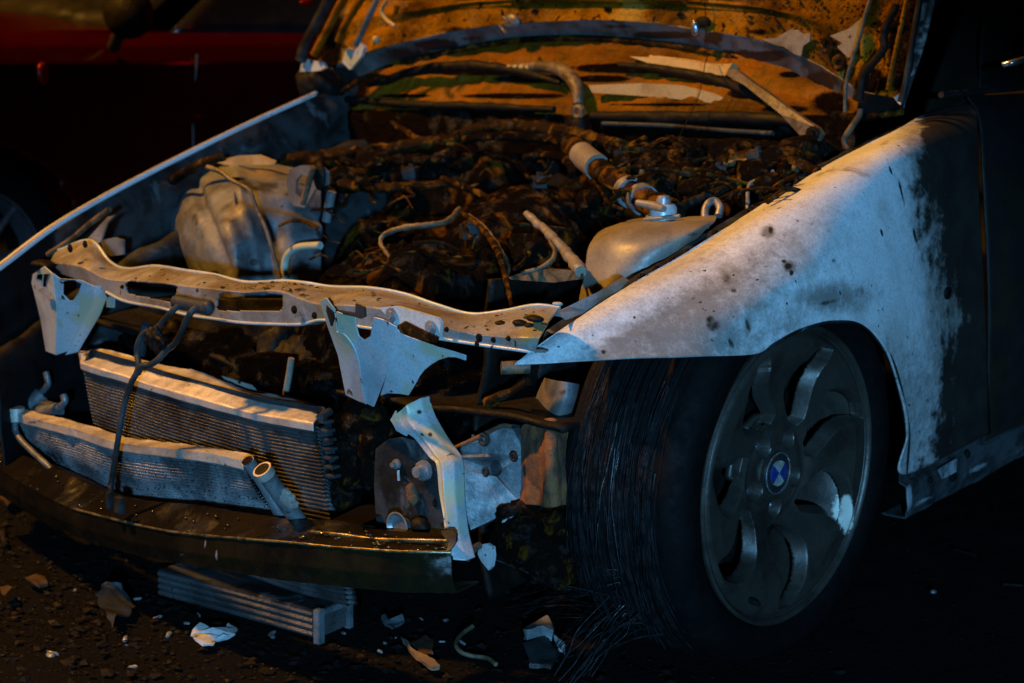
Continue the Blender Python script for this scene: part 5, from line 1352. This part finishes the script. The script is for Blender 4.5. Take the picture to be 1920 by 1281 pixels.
scrap('white_chip', [ZJ(*p) for p in ((1240, 560), (1265, 552), (1298, 595), (1290, 615), (1265, 620))], 'white', 'white chip beside the broken pale housing', 'scrap', .02, .006, .006)
scrap('dark_slab', [ZJ(*p) for p in ((1090, 600), (1200, 560), (1260, 640), (1230, 690), (1130, 680))], 'panel', 'dark burnt slab under the frayed tyre wires', 'scrap', .015, .008, .006)
scrap('rusty_flake', [ZJ(*p) for p in ((540, 580), (610, 560), (660, 590), (650, 640), (590, 640))], 'brownscrap', 'dark rusty flake beside the pale split stick', 'scrap', .008, .004, .01)
o = tag(tube('curled_wire', [U(*ZJ(a, b), z=z) for a, b, z in ((845, 505, .02), (790, 545, .02), (765, 590, .015), (790, 630, .01), (850, 650, .006), (920, 660, .006), (960, 690, .006))], .004, 'wire', None, 8), 'curled rusty wire lying under the near end of the bumper beam', 'wire')
for (pts, lab) in (([(1790, 1030), (1830, 1042)], 'short pale twig on the road right of the front wheel, nearer the wheel'), ([(1880, 1096), (1918, 1098)], 'short pale twig on the road at the right edge of the photo')):
    tag(tube('twig', [U(a, b, z=.006) for a, b in pts], .003, 'ash', None, 6, 6, .3), lab, 'twig')
tag(blob('pale_stone', U(1750, 1110, z=.004), (.007, .006, .004), 'chassis', None, 3, .3, 60), 'small pale stone on the dark road right of the front wheel', 'stone')
# leafy brown litter at the far left edge
for k, pts in enumerate((((0, 1010), (10, 985), (14, 1010), (8, 1035)), ((0, 950), (8, 930), (22, 935), (30, 945), (14, 956)), ((0, 1120), (14, 1112), (22, 1120), (10, 1134)))):
    scrap('brown_leaf', pts, 'brownscrap', ('brown leaf at the left edge, middle one of three', 'brown leaf at the left edge, farthest of three', 'brown leaf at the left edge, nearest of three')[k], 'leaf', .01, .002, .02)['group'] = 'brown leaves at the left edge'
# ash flakes one could count
fl = None
for k in range(30):
    px, py = random.uniform(20, 1000), random.uniform(1100, 1270)
    p = U(px, py, z=0.)
    if fl is None:
        bm = bmesh.new(); blob_bm(bm, (0, 0, 0), (.009, .007, .0035), 2, .5, 90, 2, 2)
        fl = from_bm('ash_flake', bm, 'chassis', None, True, 50); o = fl
    else:
        o = fl.copy(); COL.objects.link(o)
    o.location = p+Vector((0, 0, .002)); o.rotation_euler = (random.uniform(-.4, .4), random.uniform(-.4, .4), random.uniform(0, 6))
    s = random.uniform(.35, 1.1); o.scale = (s, s*random.uniform(.5, 1.4), s)
    tag(o, 'tiny pale ash flake scattered on the dark road in front of the car', 'ash flake', 'ash flakes scattered on the road')
# uncountable ash and cinders
bm = bmesh.new()
for k in range(9000):
    t = random.random()
    if t < .62: x, y = random.gauss(-.62, .30), random.uniform(-.2, 2.0)
    else: x, y = random.uniform(-1.2, 1.4), random.uniform(-1.0, .3)
    s = random.choice((.0015, .002, .002, .003, .003, .004, .007))*random.uniform(.7, 1.5)*(1.25 if t < .62 else .6)
    a = random.uniform(0, 6.28)
    c = Vector((x, y, s*.2))
    vs = []
    for i in range(5):
        th = a+i*1.257+random.uniform(-.3, .3); rr = s*random.uniform(.5, 1.3)
        vs.append(bm.verts.new(c+Vector((rr*math.cos(th), rr*math.sin(th), random.uniform(-.3, .3)*s))))
    tip = bm.verts.new(c+Vector((0, 0, s*random.uniform(.15, .5))))
    for i in range(5): bm.faces.new((vs[i], vs[(i+1) % 5], tip))
tag(from_bm('ash_litter', bm, 'ash', None, False), 'black ash and cinders littering the road', 'ash', None, 'stuff')
